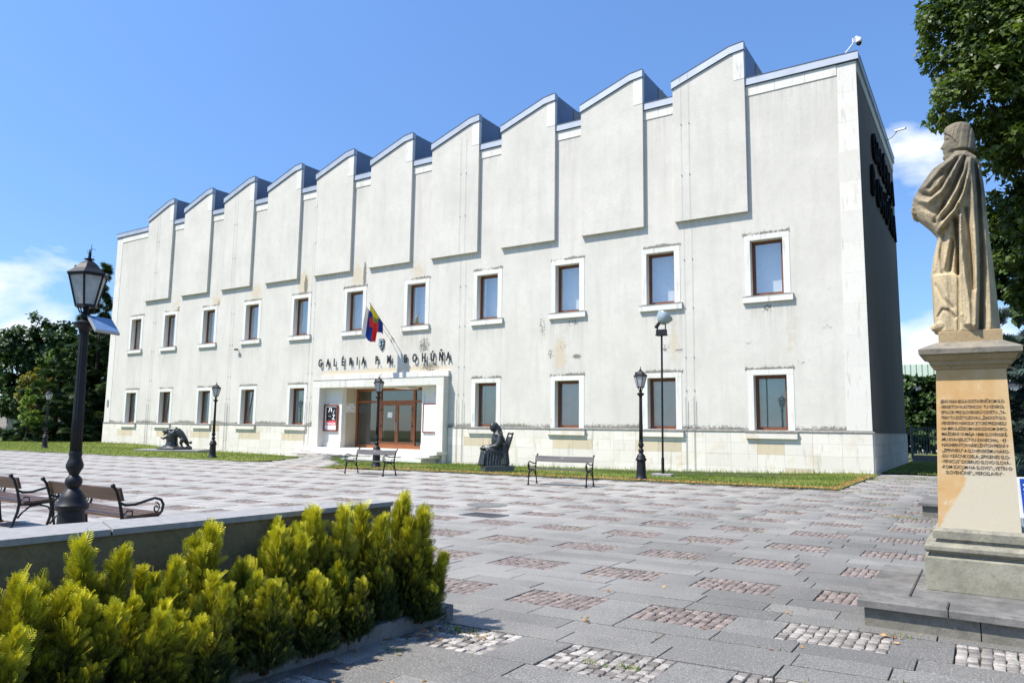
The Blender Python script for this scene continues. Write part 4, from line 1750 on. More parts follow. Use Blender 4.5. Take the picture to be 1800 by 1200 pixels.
L0 = lamp_proto()
LAMP_G = 'cast iron street lamps around the square'
tag(L0, 'black lamp post right of the seated statue, beside the floodlight pole', 'street lamp', LAMP_G)
L0.location = (-5.26, -8.93, 0)
L0.rotation_euler = (0, 0, R(10))
for (x, y, lab, rz) in ((-15.48, -9.55, 'black lamp post behind the bench in front of the entrance doors', 25), (-25.86, -9.21, 'black lamp post on the lawn right of the animal sculpture', 40), (-42.25, -8.84, 'smallest and farthest black lamp post near the left trees', 10)):
    o = copy_tree(L0)
    o.location = (x, y, 0.0)
    o.rotation_euler = (0, 0, R(rz))
    o['label'] = lab
big = copy_tree(L0)
big.location = (-4.73, -25.47, 0)
big.rotation_euler = (0, R(-.8), R(22))
big['label'] = 'tall black foreground lamp post carrying a small tilted solar panel'
# solar panel bracketed to the near lamp
bm_ = big.rotation_euler.to_matrix().inverted()


def loc_(v):
    return bm_ @ Vector(v)


rh = Vector((rgt.x, rgt.y, 0)).normalized()
fh = Vector((fwd.x, fwd.y, 0)).normalized()
uz = Vector((0, 0, 1))
Lv = rh * .215 - uz * .185 - fh * .20
Sv = rh * .185 - uz * .02 + fh * .15
P0 = rh * .02 + uz * 2.70 - fh * .05
nrm = Lv.cross(Sv).normalized()
if nrm.z < 0:
    nrm = -nrm
for nm, off, th, mt, inset in (('panel_frame', -.03, .028, 'rod', 0.0), ('solar_panel', -.0015, .004, 'solar', 0.04)):
    a = P0 + Lv * inset + Sv * inset
    l2, s2 = Lv * (1 - 2 * inset), Sv * (1 - 2 * inset)
    mb = MB()
    base_ = [a + nrm * off, a + l2 + nrm * off, a + l2 + s2 + nrm * off, a + s2 + nrm * off]
    top_ = [p + nrm * th for p in base_]
    mb.add([loc_(p) for p in base_ + top_], [(0, 1, 2, 3), (7, 6, 5, 4), (0, 4, 5, 1), (1, 5, 6, 2), (2, 6, 7, 3), (3, 7, 4, 0)])
    mb.build(nm, M[mt], big)
mb = MB()
mb.tube([loc_(uz * 2.62 - rh * .06), loc_(uz * 2.63 + rh * .16)], .022, 6)
mb.tube([loc_(uz * 2.63 + rh * .15), loc_(P0 + Lv * .5 + Sv * .5 - nrm * .03)], .014, 6)
mb.tube([loc_(uz * 2.62 + rh * .03), loc_(uz * 2.50 + rh * .10), loc_(uz * 2.48 + rh * .20), loc_(uz * 2.53 + rh * .34)], .005, 5)
mb.build('panel_bracket', M['iron_lamp'], big)
# twiggy bird-scarer of thin wires at its finial
mb = MB()
for k in range(16):
    a = rnd.uniform(0, 6.28)
    z = 3.36 + rnd.uniform(0, .10)
    mb.tube([(0.018, 0, z), (0.018 + .045 * math.cos(a), .045 * math.sin(a), z + rnd.uniform(-.01, .03))], .0016, 3)
mb.tube([(0.018, 0, 3.33), (0.018, 0, 3.50)], .003, 4)
mb.build('finial_twigs', M['iron'], big)


# ------------------------------------------------------------------ park benches
def bench_proto(wood, name='park_bench'):
    t = empty(name)
    HL = .84
    for s in (-1, 1):
        x = s * HL
        mb = MB()
        # rear leg running up into the back post
        mb.tube([(x, .30, 0), (x, .27, .12), (x, .215, .30), (x, .20, .42), (x, .235, .58), (x, .29, .74), (x, .325, .79)], [.022, .017, .019, .022, .018, .017, .017], 8)
        mb.ball((x, .335, .80), .027)
        mb.tube([(x, -.28, 0), (x, -.265, .12), (x, -.235, .28), (x, -.235, .40)], [.024, .017, .026, .028], 8)
        for y in (.30, -.28):
            mb.tube([(x, y, 0), (x, y, .02)], .04, 8)
        # arch between the legs and seat rail
        mb.tube([(x, -.235, .26), (x, -.17, .345), (x, -.05, .385), (x, .06, .37), (x, .15, .30), (x, .21, .22)], .013, 6)
        mb.tube([(x, -.25, .415), (x, -.1, .405), (x, .08, .395), (x, .205, .40)], .017, 6)
        # arm rest sweeping forward and curling down
        mb.tube([(x, .245, .60), (x, .17, .565), (x, .05, .565), (x, -.08, .60), (x, -.19, .625), (x, -.27, .60), (x, -.305, .54), (x, -.29, .46), (x, -.25, .42)], .016, 8)
        sp = []
        for k in range(16):
            a = k / 15 * 2.6 * math.pi
            rr = .068 * (1 - k / 20)
            sp.append((x, -.215 + rr * math.cos(a + 1.2) * .7, .505 + rr * math.sin(a + 1.2)))
        mb.tube(sp, .009, 6)
        sp = [(x, .06 + .05 * math.cos(a), .45 + .045 * math.sin(a)) for a in np.linspace(0, 5, 12)] + [(x, .19, .47)]
        if s == -1 or True:
            mb.tube([(x, .20, .44), (x, .14, .50), (x, .08, .49), (x, .08, .44), (x, .12, .43)], .009, 6)
        mb.build('side_frame', M['iron'], t, True)
    mb = MB()
    n = Vector((0, .335 - .245, .80 - .60)).normalized()
    # back plank, leaning
    def plank(y0, z0, y1, z1, th, nm):
        m2 = MB()
        d = Vector((0, y1 - y0, z1 - z0))
        nn = Vector((0, -d.z, d.y)).normalized() * th
        segs_ = 8
        for a_, b_ in ((-HL - .02, HL + .02),):
            ring = []
            for i in range(segs_ + 1):
                xx = a_ + (b_ - a_) * i / segs_
                sag = -.006 * math.sin(math.pi * i / segs_)
                for (yy, zz) in ((y0, z0), (y1, z1), (y1 + nn.y, z1 + nn.z), (y0 + nn.y, z0 + nn.z)):
                    ring.append((xx, yy, zz + sag))
            fs = []
            for i in range(segs_):
                for k in range(4):
                    k2 = (k + 1) % 4
                    fs.append((i * 4 + k, i * 4 + k2, (i + 1) * 4 + k2, (i + 1) * 4 + k))
            fs.append((0, 3, 2, 1))
            e = segs_ * 4
            fs.append((e, e + 1, e + 2, e + 3))
            m2.add(ring, fs)
        return m2.build(nm, wood, t)
    plank(.225, .615, .272, .765, .03, 'back_plank')
    for (ya, yb, z) in ((-.275, -.175, .425), (-.165, -.065, .42), (-.055, .045, .413), (.055, .155, .41)):
        plank(ya, z, yb, z - .003, .03, 'seat_plank')
    return t


BG = 'park benches on the square'
b1 = bench_proto(M['plank_grey'])
tag(b1, 'weathered dark bench right of the seated statue facing the viewer', 'bench', BG)
b1.location = (-6.28, -12.05, 0)
b1.rotation_euler = (0, 0, R(7))
o = copy_tree(b1)
o.location = (-13.05, -12.38, 0)
o.rotation_euler = (0, 0, R(-1))
o['label'] = 'weathered dark bench standing before the lamp post at the entrance'
b2 = bench_proto(M['plank_brown'])
tag(b2, 'brown varnished bench just behind the tall foreground lamp post', 'bench', BG)
b2.location = (-5.90, -24.54, 0)
b2.rotation_euler = (0, 0, R(180))
o = copy_tree(b2)
o.location = (-8.48, -24.54, 0)
o['label'] = 'brown varnished bench cut off by the left edge of the picture'

# ------------------------------------------------------------------ floodlight
fl = empty('floodlight_pole', (-5.47, -6.65, 0))
tag(fl, 'slim black pole with a round pale floodlight aimed at the facade', 'floodlight')
mb = MB()
mb.cbox(-.34, .34, -.16, .16, -.05, .11, .02)
mb.build('concrete_base', M['granite_grey'], fl)
mb = MB()
mb.tube([(0, 0, .1), (0, 0, .62)], .05, 10)
mb.tube([(0, 0, .6), (.012, 0, 4.75)], .034, 10)
mb.build('pole', M['iron_lamp'], fl, 'auto')
mb = MB()
mb.box(-.15, .17, -.10, .10, 4.66, 4.86)
mb.box(-.17, .19, -.12, .12, 4.66, 4.69)
mb.build('ballast_box', M['iron_lamp'], fl)
mb = MB()
mb.tube([(-.13, 0, 4.86), (-.13, .02, 5.05), (-.05, .05, 5.18)], .022, 6)
mb.tube([(.15, 0, 4.86), (.13, .05, 5.0), (.08, .1, 5.1)], .022, 6)
mb.tube([(-.19, -.03, 4.93), (-.08, .03, 5.1)], .06, 8)
mb.build('yoke', M['iron_lamp'], fl)
dm = MB()
ax = Vector((.30, .35, .62)).normalized()
prof = [(.05, -.20), (.12, -.17), (.19, -.10), (.245, 0.0), (.275, .10), (.285, .12)]
dm.lathe(prof, 24)
me = dm.mesh('housing', True, [M['dish']])
me.transform(ax.to_track_quat('Z', 'Y').to_matrix().to_4x4())
o = link('housing', me, fl)
o.location = (.06, .06, 5.24)
dm = MB()
dm.lathe([(.27, .118), (.2, .15), (.05, .165)], 24)
me = dm.mesh('lens', True, [M['glass_dark']])
me.transform(ax.to_track_quat('Z', 'Y').to_matrix().to_4x4())
o = link('lens', me, fl)
o.location = (.06, .06, 5.24)


# ------------------------------------------------------------------ sculptures
def remeshed(name, mb, voxel, mat, parent, smooth_it=4, fac=.5):
    me = mb.mesh(name)
    o = bpy.data.objects.new('tmp', me)
    C.objects.link(o)
    m1 = o.modifiers.new('r', 'REMESH')
    m1.mode = 'VOXEL'
    m1.voxel_size = voxel
    if smooth_it:
        m2 = o.modifiers.new('s', 'SMOOTH')
        m2.iterations = smooth_it
        m2.factor = fac
    bpy.context.view_layer.update()
    dg = bpy.context.evaluated_depsgraph_get()
    me2 = bpy.data.meshes.new_from_object(o.evaluated_get(dg))
    bpy.data.objects.remove(o)
    me2.name = name
    me2.materials.clear()
    me2.materials.append(mat)
    me2.polygons.foreach_set('use_smooth', [True] * len(me2.polygons))
    return link(name, me2, parent)


# seated woman
sw = empty('seated_statue', (-10.9, -8.3, .06), R(228))
tag(sw, 'dark bronze statue of a seated woman in a long robe between entrance and bench', 'statue')
mb = MB()
mb.cbox(-.50, .54, -.40, .40, -.10, .17, .012)
o = mb.build('plinth', M['granite_dark'], sw)
mb = MB()
mb.tube([(-.04, 0, .52), (-.02, 0, .80), (.0, 0, 1.05), (.04, 0, 1.26)], [.27, .24, .25, .18], 12)
mb.ball((.02, 0, 1.22), .25, sc=(.75, 1.15, .6))
mb.ball((.18, 0, 1.49), .14, sc=(1.0, .85, 1.2))
mb.tube([(-.15, -.27, .95), (-.20, -.25, .6), (-.22, -.28, .2)], [.10, .13, .15], 8)
mb.tube([(-.15, .27, .95), (-.20, .25, .6), (-.22, .28, .2)], [.10, .13, .15], 8)
mb.tube([(.02, 0, 1.22), (.10, 0, 1.42)], [.09, .085], 10)
mb.ball((.12, 0, 1.51), .145, sc=(.9, .9, 1.05))
mb.tube([(.14, 0, 1.60), (.03, 0, 1.45), (-.02, 0, 1.25)], [.10, .13, .15], 10)
mb.tube([(.27, 0, 1.49), (.295, 0, 1.455)], [.02, .018], 6)
for s in (-1, 1):
    mb.tube([(-.05, s * .13, .60), (.22, s * .15, .66), (.46, s * .14, .66)], [.17, .15, .12], 12)
    mb.tube([(.46, s * .14, .66), (.50, s * .15, .42), (.53, s * .15, .18)], [.13, .13, .15], 12)
    mb.tube([(.50, s * .12, .21), (.68, s * .14, .19)], [.07, .045], 8)
    mb.tube([(-.02, s * .21, 1.20), (.02, s * .28, .98), (.10, s * .28, .84), (.30, s * .16, .80), (.47, s * .03, .82)], [.12, .11, .10, .07, .05], 10)
    mb.ball((.52, s * .03, .83), .05, sc=(1.3, .8, .6))
mb.box(-.10, .48, -.26, .26, .16, .60)
mb.ball((.42, 0, .76), .16, sc=(1.2, 1.0, .42))
mb.tube([(.12, -.30, .72), (.30, -.26, .76), (.60, -.12, .74)], [.05, .07, .05], 8)
for k in range(11):     # robe folds
    y = -.27 + k * .054
    mb.tube([(.52, y, .60), (.56 + .02 * math.sin(k * 2.1), y * 1.1, .35), (.60 + .03 * math.cos(k * 1.7), y * 1.2, .17)], [.025, .032, .04], 6)
for k in range(6):
    x = -.10 + k * .10
    for s in (-1, 1):
        mb.tube([(x, s * .26, .60), (x + .02, s * .29, .38), (x + .04, s * .32, .17)], [.03, .04, .05], 6)
body = remeshed('robed_figure', mb, .018, M['bronze'], sw, 3)
mb = MB()
mb.tube([(-.30, -.30, .17), (-.26, -.30, .70), (-.46, -.30, 1.28)], .03, 8)
mb.tube([(-.30, .30, .17), (-.26, .30, .70), (-.46, .30, 1.28)], .03, 8)
mb.tube([(-.46, -.30, 1.28), (-.48, 0, 1.26), (-.46, .30, 1.28)], .035, 8)
mb.add([(-.25, -.3, .6), (-.25, .3, .6), (-.42, .3, 1.16), (-.42, -.3, 1.16), (-.29, -.3, .6), (-.29, .3, .6), (-.46, .3, 1.16), (-.46, -.3, 1.16)], [(0, 1, 2, 3), (7, 6, 5, 4), (0, 4, 5, 1), (1, 5, 6, 2), (2, 6, 7, 3), (3, 7, 4, 0)])
mb.box(-.30, .1, -.32, .32, .17, .55)
mb.build('chair', M['bronze'], sw, 'auto')

# animal sculpture
an = empty('animal_sculpture', (-34.3, -5.9, 0), math.atan2(rgt.y, rgt.x))
tag(an, 'dark bronze sculpture of a snarling animal climbing over a tree stump', 'sculpture')
mb = MB()
for i in range(3):
    mb.cbox(-1.75 + i * .72, -1.05 + i * .72, -.75, .75, -.04, .11, .02)
mb.cbox(.41, 1.75, -.75, .75, -.04, .11, .02)
mb.build('plinth', M['granite_grey'], an)
mb = MB()
mb.tube([(-.05, 0, .1), (-.03, 0, .5), (-.05, 0, .8), (.05, 0, 1.02)], [.42, .30, .31, .30], 12)
mb.ball((0, 0, .16), .5, sc=(1.8, 1.0, .32))
mb.tube([(.20, 0, 1.14), (.42, 0, .96), (.62, 0, .70), (.68, 0, .60)], [.20, .20, .17, .17], 12)
mb.tube([(.20, 0, 1.15), (-.10, 0, 1.16), (-.30, 0, 1.10)], [.20, .17, .14], 10)
mb.ball((-.36, 0, 1.08), .15, sc=(1.2, .9, .9))
mb.tube([(-.40, 0, 1.10), (-.62, 0, 1.08)], [.09, .05], 8)
mb.tube([(-.38, 0, 1.0), (-.56, 0, .90)], [.07, .035], 8)
for s in (-1, 1):
    mb.tube([(-.30, s * .08, 1.18), (-.26, s * .11, 1.27)], [.045, .015], 6)
    mb.tube([(.15, s * .16, 1.08), (-.18, s * .22, .82), (-.44, s * .18, .70), (-.60, s * .16, .76)], [.11, .08, .06, .05], 8)
    mb.tube([(.62, s * .12, .66), (.52, s * .16, .44), (.62, s * .17, .30), (.56, s * .17, .10)] if s < 0 else [(.66, s * .12, .62), (.74, s * .16, .42), (.84, s * .17, .30), (.84, s * .17, .10)], [.15, .09, .055, .05], 8)
    mb.tube([((.56 if s < 0 else .84), s * .17, .12), ((.44 if s < 0 else .74), s * .17, .12)], [.05, .04], 6)
mb.tube([(.74, 0, .62), (.88, 0, .50), (1.0, 0, .50)], [.06, .05, .07], 8)
mb.ball((1.0, 0, .50), .09)
mb.ball((.90, 0, .18), .2, sc=(1, 1, .8))
mb.ball((-.45, .1, .2), .16)
remeshed('cast_body', mb, .026, M['bronze'], an, 2)

# ------------------------------------------------------------------ the monument on the right
mon = empty('monument_pedestal', (3.41, -21.84, 0))
tag(mon, 'tall tapered sandstone pedestal with engraved black text and stepped base', 'pedestal')


def P_(o):
    o.location = (0, 0, 0)
    return o


def ring_stack(rows, mat, name, cx=0.0, parent=mon):
    """rows: (half_x, half_y, z, centre_x)"""
    mb = MB()
    vs = []
    for hx, hy, z, c_ in rows:
        vs += [(c_ - hx, -hy, z), (c_ + hx, -hy, z), (c_ + hx, hy, z), (c_ - hx, hy, z)]
    fs = [(3, 2, 1, 0)]
    for k in range(len(rows) - 1):
        for i in range(4):
            j = (i + 1) % 4
            fs.append((k * 4 + i, k * 4 + j, k * 4 + 4 + j, k * 4 + 4 + i))
    e = (len(rows) - 1) * 4
    fs.append((e, e + 1, e + 2, e + 3))
    mb.add(vs, fs)
    return mb.build(name, mat, parent)


def rel(x, y):
    return x - 3.41, y + 21.84


# step: riser stones and top slabs
for (xa, xb) in ((-.80, -.02), (-.012, .86)):
    mb = MB()
    mb.cbox(xa, xb, -1.09, -.55, -.03, .148, .006)
    mb.build('riser_stone', M['step_side'], mon)
mb = MB()
mb.cbox(-.80, -.3, -.545, .72, -.03, .148, .006)
mb.build('riser_stone', M['step_side'], mon)
mb = MB()
mb.cbox(-.29, .86, -.545, .72, -.03, .148, .006)
mb.build('riser_stone', M['step_side'], mon)
for (xa, xb, ya, yb) in ((-.845, -.222, -1.135, -.80), (-.214, .395, -1.135, -.80), (.402, .90, -1.13, -.80), (-.845, -.50, -.792, -.15), (-.845, -.50, -.142, .70), (-.492, .90, -.792, -.30), (-.492, .90, -.295, .70)):
    mb = MB()
    mb.cbox(xa, xb, ya, yb, .150, .21 + rnd.uniform(-.002, .002), .01)
    mb.build('step_slab', M['step_top'], mon)
ring_stack([(.402, .402, .205, 0), (.406, .406, .215, 0), (.406, .406, .478, 0), (.400, .400, .490, 0)], M['ped_block'], 'block')
ring_stack([(.36, .36, .491, 0), (.36, .36, .515, 0), (.385, .385, .522, 0), (.408, .408, .545, 0), (.408, .408, .575, 0), (.385, .385, .60, 0), (.33, .33, .604, 0)], M['ped_mould'], 'torus_moulding')
ring_stack([(.315, .315, .605, 0), (.315, .315, .632, 0), (.338, .338, .636, 0), (.340, .340, .70, 0), (.318, .318, .722, 0), (.306, .306, .727, 0)], M['ped_mould'], 'base_moulding')
shf = ring_stack([(.296, .296, .727, 0), (.2585, .2585, 2.085, .008)], M['shaft'], 'shaft')
ring_stack([(.2585, .2585, 2.087, .008), (.272, .272, 2.10, .008), (.276, .276, 2.118, .008), (.300, .300, 2.128, .008), (.302, .302, 2.158, .008), (.322, .322, 2.170, .008), (.350, .350, 2.212, .008)], M['ped_neck'], 'cornice')
ring_stack([(.352, .352, 2.213, .008), (.378, .378, 2.220, .008), (.382, .382, 2.262, .008), (.365, .365, 2.275, .008), (.245, .245, 2.332, .012)], M['ped_cap'], 'cap')
ring_stack([(.238, .238, 2.333, .02), (.238, .238, 2.425, .02), (.232, .232, 2.431, .02)], M['ped_neck'], 'statue_base')

lines = ['·JEHO·FARA·BOLA·DOSTAVENÍČKOM·SLO-', '-VENSKÝCH·VLASTENCOV: TU·VZNIKOL·', '·SPOLOK·PRE·SLOVENSKÚ·OSVETU·„TA-', '·TRÍN":TU·ZOŠTYLIZOVALI·„ŽIADOSTI·SLO-', '-VENSKÉHO·NÁRODA",KTORÉ·PREDNIESLI·', '·NA·MIKULÁŠSKOM·NÁRODNOM·SHRO-', '·MAŽDENÍ·10·MÁJA·1848·SLOVENSKÉ-', '-MU·EVANJELICTVU·ZANECHAL · 43 ·', '·NÁDHERNÝCH·NÁBOŽNÝCH·PIESNÍ·V·', '·„ZPEVNÍKU"·A·SLOVENSKÉMU·NÁRO-', '-DU·VZÁCNE·DIELA:„EPIGENES·SLO-', '-VENICUS":DOBRUO·SLOVO·SLOVÁ-', '-KOM·SÚCUM·NA·SLOVO":„VETÍN·O·', '  SLOVENČINE":„VIEROSLAVÍN"··']
slope = (.296 - .2585) / (2.085 - .727)
for i, ln in enumerate(lines):
    me = text_mesh(ln, .050, .0012, 1.0, 0, .0004)
    co = [v_.co for v_ in me.vertices]
    wd = max(c_.x for c_ in co) - min(c_.x for c_ in co)
    z = 1.795 - i * .0470
    hw = .296 - (z - .727) * slope
    tgt = 2 * hw * (.885 if i < 12 else .91)
    if i == 13:
        tgt = 2 * hw * .74
    o = link('inscription_line', me, mon, M['black'])
    sx = tgt / wd
    o.scale = (sx, .80, 1)
    o.rotation_euler = (R(90) - math.atan(slope), 0, 0)
    x0 = -hw + (.030 if i != 13 else .045) + .004
    o.location = (x0, -hw - .0012, z)

# ---- the robed statue

SC = [[0.44596, -0.0547, -0.0044, -0.01683, 0.00084, 3.37098], [-0.0645, -1.07192, 0.04097, 0.00241, 0.01531, 3.41819]]


def S_(px, py):
    a, b = (px - 1680) / 100.0, (py - 400) / 200.0
    f_ = (a, b, a * b, a * a, b * b, 1.0)
    return sum(c_ * q for c_, q in zip(SC[0], f_)), sum(c_ * q for c_, q in zip(SC[1], f_))


def interp(y, tab):
    return np.interp(y, [t_[0] for t_ in tab], [t_[1] for t_ in tab])


LT = [(266, 1684), (272, 1674), (283, 1665), (293, 1654), (303, 1638), (320, 1625), (337, 1613), (353, 1605), (370, 1602.5), (379, 1605), (390, 1616), (403, 1633), (416, 1646), (424, 1648), (452, 1641), (486, 1636.5), (520, 1639), (560, 1641), (578, 1642), (586, 1642)]
RT = [(266, 1697), (270, 1701), (274, 1708), (280, 1716), (290, 1722), (303, 1725), (323, 1729), (350, 1732.5), (383, 1735), (396, 1736.5), (450, 1744), (500, 1750), (536, 1754), (578, 1759), (586, 1760)]
BT = [(266, .05), (270, .055), (277, .11), (287, .20), (300, .245), (330, .27), (370, .26), (420, .235), (480, .225), (540, .235), (586, .24)]
# fold lines: (points in silhouette units, height, half width)
FOLD = [
    ([(1695, 280), (1684, 305), (1673, 328), (1657, 354), (1634, 367), (1617, 360), (1608, 350)], .040, 5.0),
    ([(1690, 281), (1672, 312), (1656, 341), (1638, 353), (1621, 348), (1614, 340)], -.045, 4.5),
    ([(1684, 284), (1664, 302), (1648, 320), (1632, 335), (1620, 338)], .022, 6.0),
    ([(1658, 318), (1645, 328), (1636, 338)], -.030, 6.0),
    ([(1672, 290), (1655, 300), (1642, 308)], -.018, 4.0),
    ([(1700, 286), (1698, 315), (1684, 350), (1668, 376), (1650, 394)], .038, 5.5),
    ([(1698, 290), (1690, 318), (1675, 348), (1652, 386), (1646, 397)], -.045, 4.5),
    ([(1705, 292), (1701, 330), (1694, 358), (1681, 384), (1656, 409), (1650, 415)], .042, 5.5),
    ([(1704, 290), (1702, 312), (1691, 350), (1676, 378), (1660, 395)], -.034, 3.8),
    ([(1612, 352), (1625, 373), (1645, 384), (1662, 374)], -.016, 4.5),
    ([(1709, 296), (1711, 340), (1713, 385), (1718, 470), (1717, 520), (1715, 578)], .045, 7.0),
    ([(1716, 298), (1721, 350), (1722, 385), (1725, 450), (1725, 520), (1724, 582)], -.085, 5.0),
    ([(1713, 292), (1718, 330), (1720, 370)], -.03, 2.5),
    ([(1720, 298), (1728, 360), (1733, 420), (1740, 500), (1742, 582)], .035, 6.0),
    ([(1700, 378), (1706, 430), (1711, 500), (1713, 515)], -.035, 4.0),
    ([(1686, 392), (1690, 440), (1696, 490), (1704, 540), (1705, 575)], .038, 6.0),
    ([(1682, 394), (1685, 440), (1685, 486)], -.070, 4.0),
    ([(1674, 402), (1668, 440), (1661, 476)], .028, 5.0),
    ([(1677, 430), (1671, 480)], -.030, 3.5),
    ([(1660, 420), (1655, 450), (1658, 484)], -.020, 3.5),
    ([(1652, 424), (1648, 455), (1643, 480)], .018, 4.0),
    ([(1646, 505), (1660, 530), (1676, 545)], -.016, 3.5),
    ([(1650, 560), (1658, 548), (1668, 550), (1680, 562)], -.022, 3.0),
    ([(1692, 560), (1698, 575)], .02, 4.0),
]


def pdist(px, py, pts):
    best = np.full(px.shape, 1e9)
    for (ax_, ay), (bx, by) in zip(pts[:-1], pts[1:]):
        dx, dy = bx - ax_, by - ay
        t_ = np.clip(((px - ax_) * dx + (py - ay) * dy) / (dx * dx + dy * dy), 0, 1)
        best = np.minimum(best, np.hypot(px - ax_ - t_ * dx, py - ay - t_ * dy))
    return best


sm = MB()
NR, NC = 230, 200
ys_ = np.linspace(266, 586, NR)
vs = []
for y in ys_:
    l_, r_ = interp(y, LT), interp(y, RT)
    b_ = interp(y, BT)
    th = np.linspace(0, 2 * math.pi, NC, endpoint=False)
    ex = 0.80
    cxs = np.sign(np.cos(th)) * np.abs(np.cos(th)) ** ex
    sns = np.sign(np.sin(th)) * np.abs(np.sin(th)) ** ex
    px = (l_ + r_) / 2 + (r_ - l_) / 2 * cxs
    py = np.full_like(px, y)
    d = np.zeros_like(px)
    for pts, h_, w_ in FOLD:
        q = pdist(px, py, pts)
        d += 1.45 * h_ * np.exp(-(q / (w_ * .82)) ** 2)
    # robe under the cloak hem lies deeper
    hem = np.interp(px, [1600, 1603, 1630, 1649, 1660, 1680, 1690], [372, 378, 400, 417, 409, 385, 362])
    under = np.clip((y - hem) / 2.5, 0, 1) * np.clip((1690 - px) / 4.0, 0, 1)
    d -= .055 * under
    knee = np.clip((y - 486) / 3, 0, 1) * np.clip((1687 - px) / 4.0, 0, 1)
    d += .030 * knee
    # the pulled-up cloak thins towards the hand
    thin = np.clip((1655 - px) / 50.0, 0, 1) * np.clip((420 - y) / 30, 0, 1)
    front = np.clip(sns, 0, 1)
    back = np.clip(-sns, 0, 1)
    off = front * d + back * (.018 * np.sin(th * 13 + y * .01))
    for k in range(NC):
        X_, Z_ = S_(px[k], y)
        bb = b_ * (1 - .45 * thin[k])
        Y_ = -21.84 - sns[k] * (bb) - off[k] * (1 if sns[k] > 0 else -1)
        vs.append((X_, Y_, Z_))
fs = []
for i in range(NR - 1):
    for k in range(NC):
        k2 = (k + 1) % NC
        fs.append((i * NC + k, i * NC + k2, (i + 1) * NC + k2, (i + 1) * NC + k))
fs.append(tuple(range(NC - 1, -1, -1)))
fs.append(tuple((NR - 1) * NC + k for k in range(NC)))
sm.add(vs, fs)
# head: smooth skull profile + narrow features (brow, nose, lips, beard) + hair
HB = [(217, 1684), (219, 1676), (223, 1668), (228, 1664), (236, 1662), (245, 1662), (252, 1662), (260, 1662.5), (268, 1663.5), (276, 1665), (283, 1668), (290, 1676)]
HR = [(217, 1696), (219, 1701), (225, 1706), (233, 1709), (243, 1711.5), (252, 1713), (260, 1713.5), (265, 1713.5), (268, 1710), (270, 1703), (276, 1699), (283, 1696), (290, 1700)]
HP = [(217, 1684), (219, 1674), (223, 1665.5), (228, 1661), (236, 1660), (243, 1659), (248, 1660), (253, 1657.5), (258, 1654.5), (261, 1652.2), (263, 1653.5), (264.5, 1658), (267, 1656), (268.5, 1658), (270, 1656.8), (272, 1659.5), (276, 1657.5), (280, 1657), (283, 1660), (286, 1666), (290, 1675)]
HW = [(217, .025), (219, .055), (224, .080), (234, .096), (246, .099), (258, .098), (266, .098), (269, .078), (271, .062), (276, .060), (283, .055), (290, .055)]
NR, NC = 130, 120
ys_ = np.linspace(217, 290, NR)
vs = []
for y in ys_:
    l_, r_, p_, b_ = interp(y, HB), interp(y, HR), interp(y, HP), interp(y, HW)
    th = np.linspace(0, 2 * math.pi, NC, endpoint=False)
    cxs, sns = np.cos(th), np.sin(th)
    px = (l_ + r_) / 2 + (r_ - l_) / 2 * cxs
    yy = -b_ * sns
    feat = np.exp(-(yy / .020) ** 2) * (cxs < 0)
    px = px + (p_ - l_) * feat
    # hair mass: everything behind the hair line
    hl = np.interp(y, [217, 228, 236, 245, 256, 266, 272, 290], [1660, 1660, 1661, 1672, 1681, 1684, 1686, 1690])
    hair = np.clip((px - hl) / 1.3, 0, 1) * (y < 270)
    q_ = px + .22 * (y - 220) + 2.2 * np.sin(y * .075 + px * .05)
    strand = .0020 * np.sin(q_ * .83 + 1.1 * np.sin(q_ * .31)) + .0016 * np.sin(q_ * 1.57 + 2 * np.sin(q_ * .23 + 1))
    disp = hair * (.017 + strand * 1.3)
    ear = 0
    eye = np.exp(-(((px - 1666) / 3.0) ** 2 + ((y - 250) / 2.6) ** 2)) * -.012
    brow = np.exp(-(((px - 1664) / 4.0) ** 2 + ((y - 245.5) / 1.8) ** 2)) * .007
    cheek = np.exp(-(((px - 1672) / 5.0) ** 2 + ((y - 262) / 5) ** 2)) * .006
    beard = np.exp(-(((px - 1664) / 8.0) ** 2 + ((y - 277) / 5) ** 2)) * (.006 + .003 * np.sin(px * 2.3 + y))
    disp = disp + eye + brow + cheek + beard
    for k in range(NC):
        X_, Z_ = S_(px[k], y)
        s_ = disp[k]
        Y_ = -21.84 + (yy[k] + (-sns[k]) * s_)
        X_ += cxs[k] * s_ * .6
        vs.append((X_, Y_, Z_))
fs = []
for i in range(NR - 1):
    for k in range(NC):
        k2 = (k + 1) % NC
        fs.append((i * NC + k, i * NC + k2, (i + 1) * NC + k2, (i + 1) * NC + k))
fs.append(tuple(range(NC - 1, -1, -1)))
fs.append(tuple((NR - 1) * NC + k for k in range(NC)))
sm.add(vs, fs)


def SP(px, py, y=0.0):
    a, b = S_(px, py)
    return (a, -21.84 + y, b)


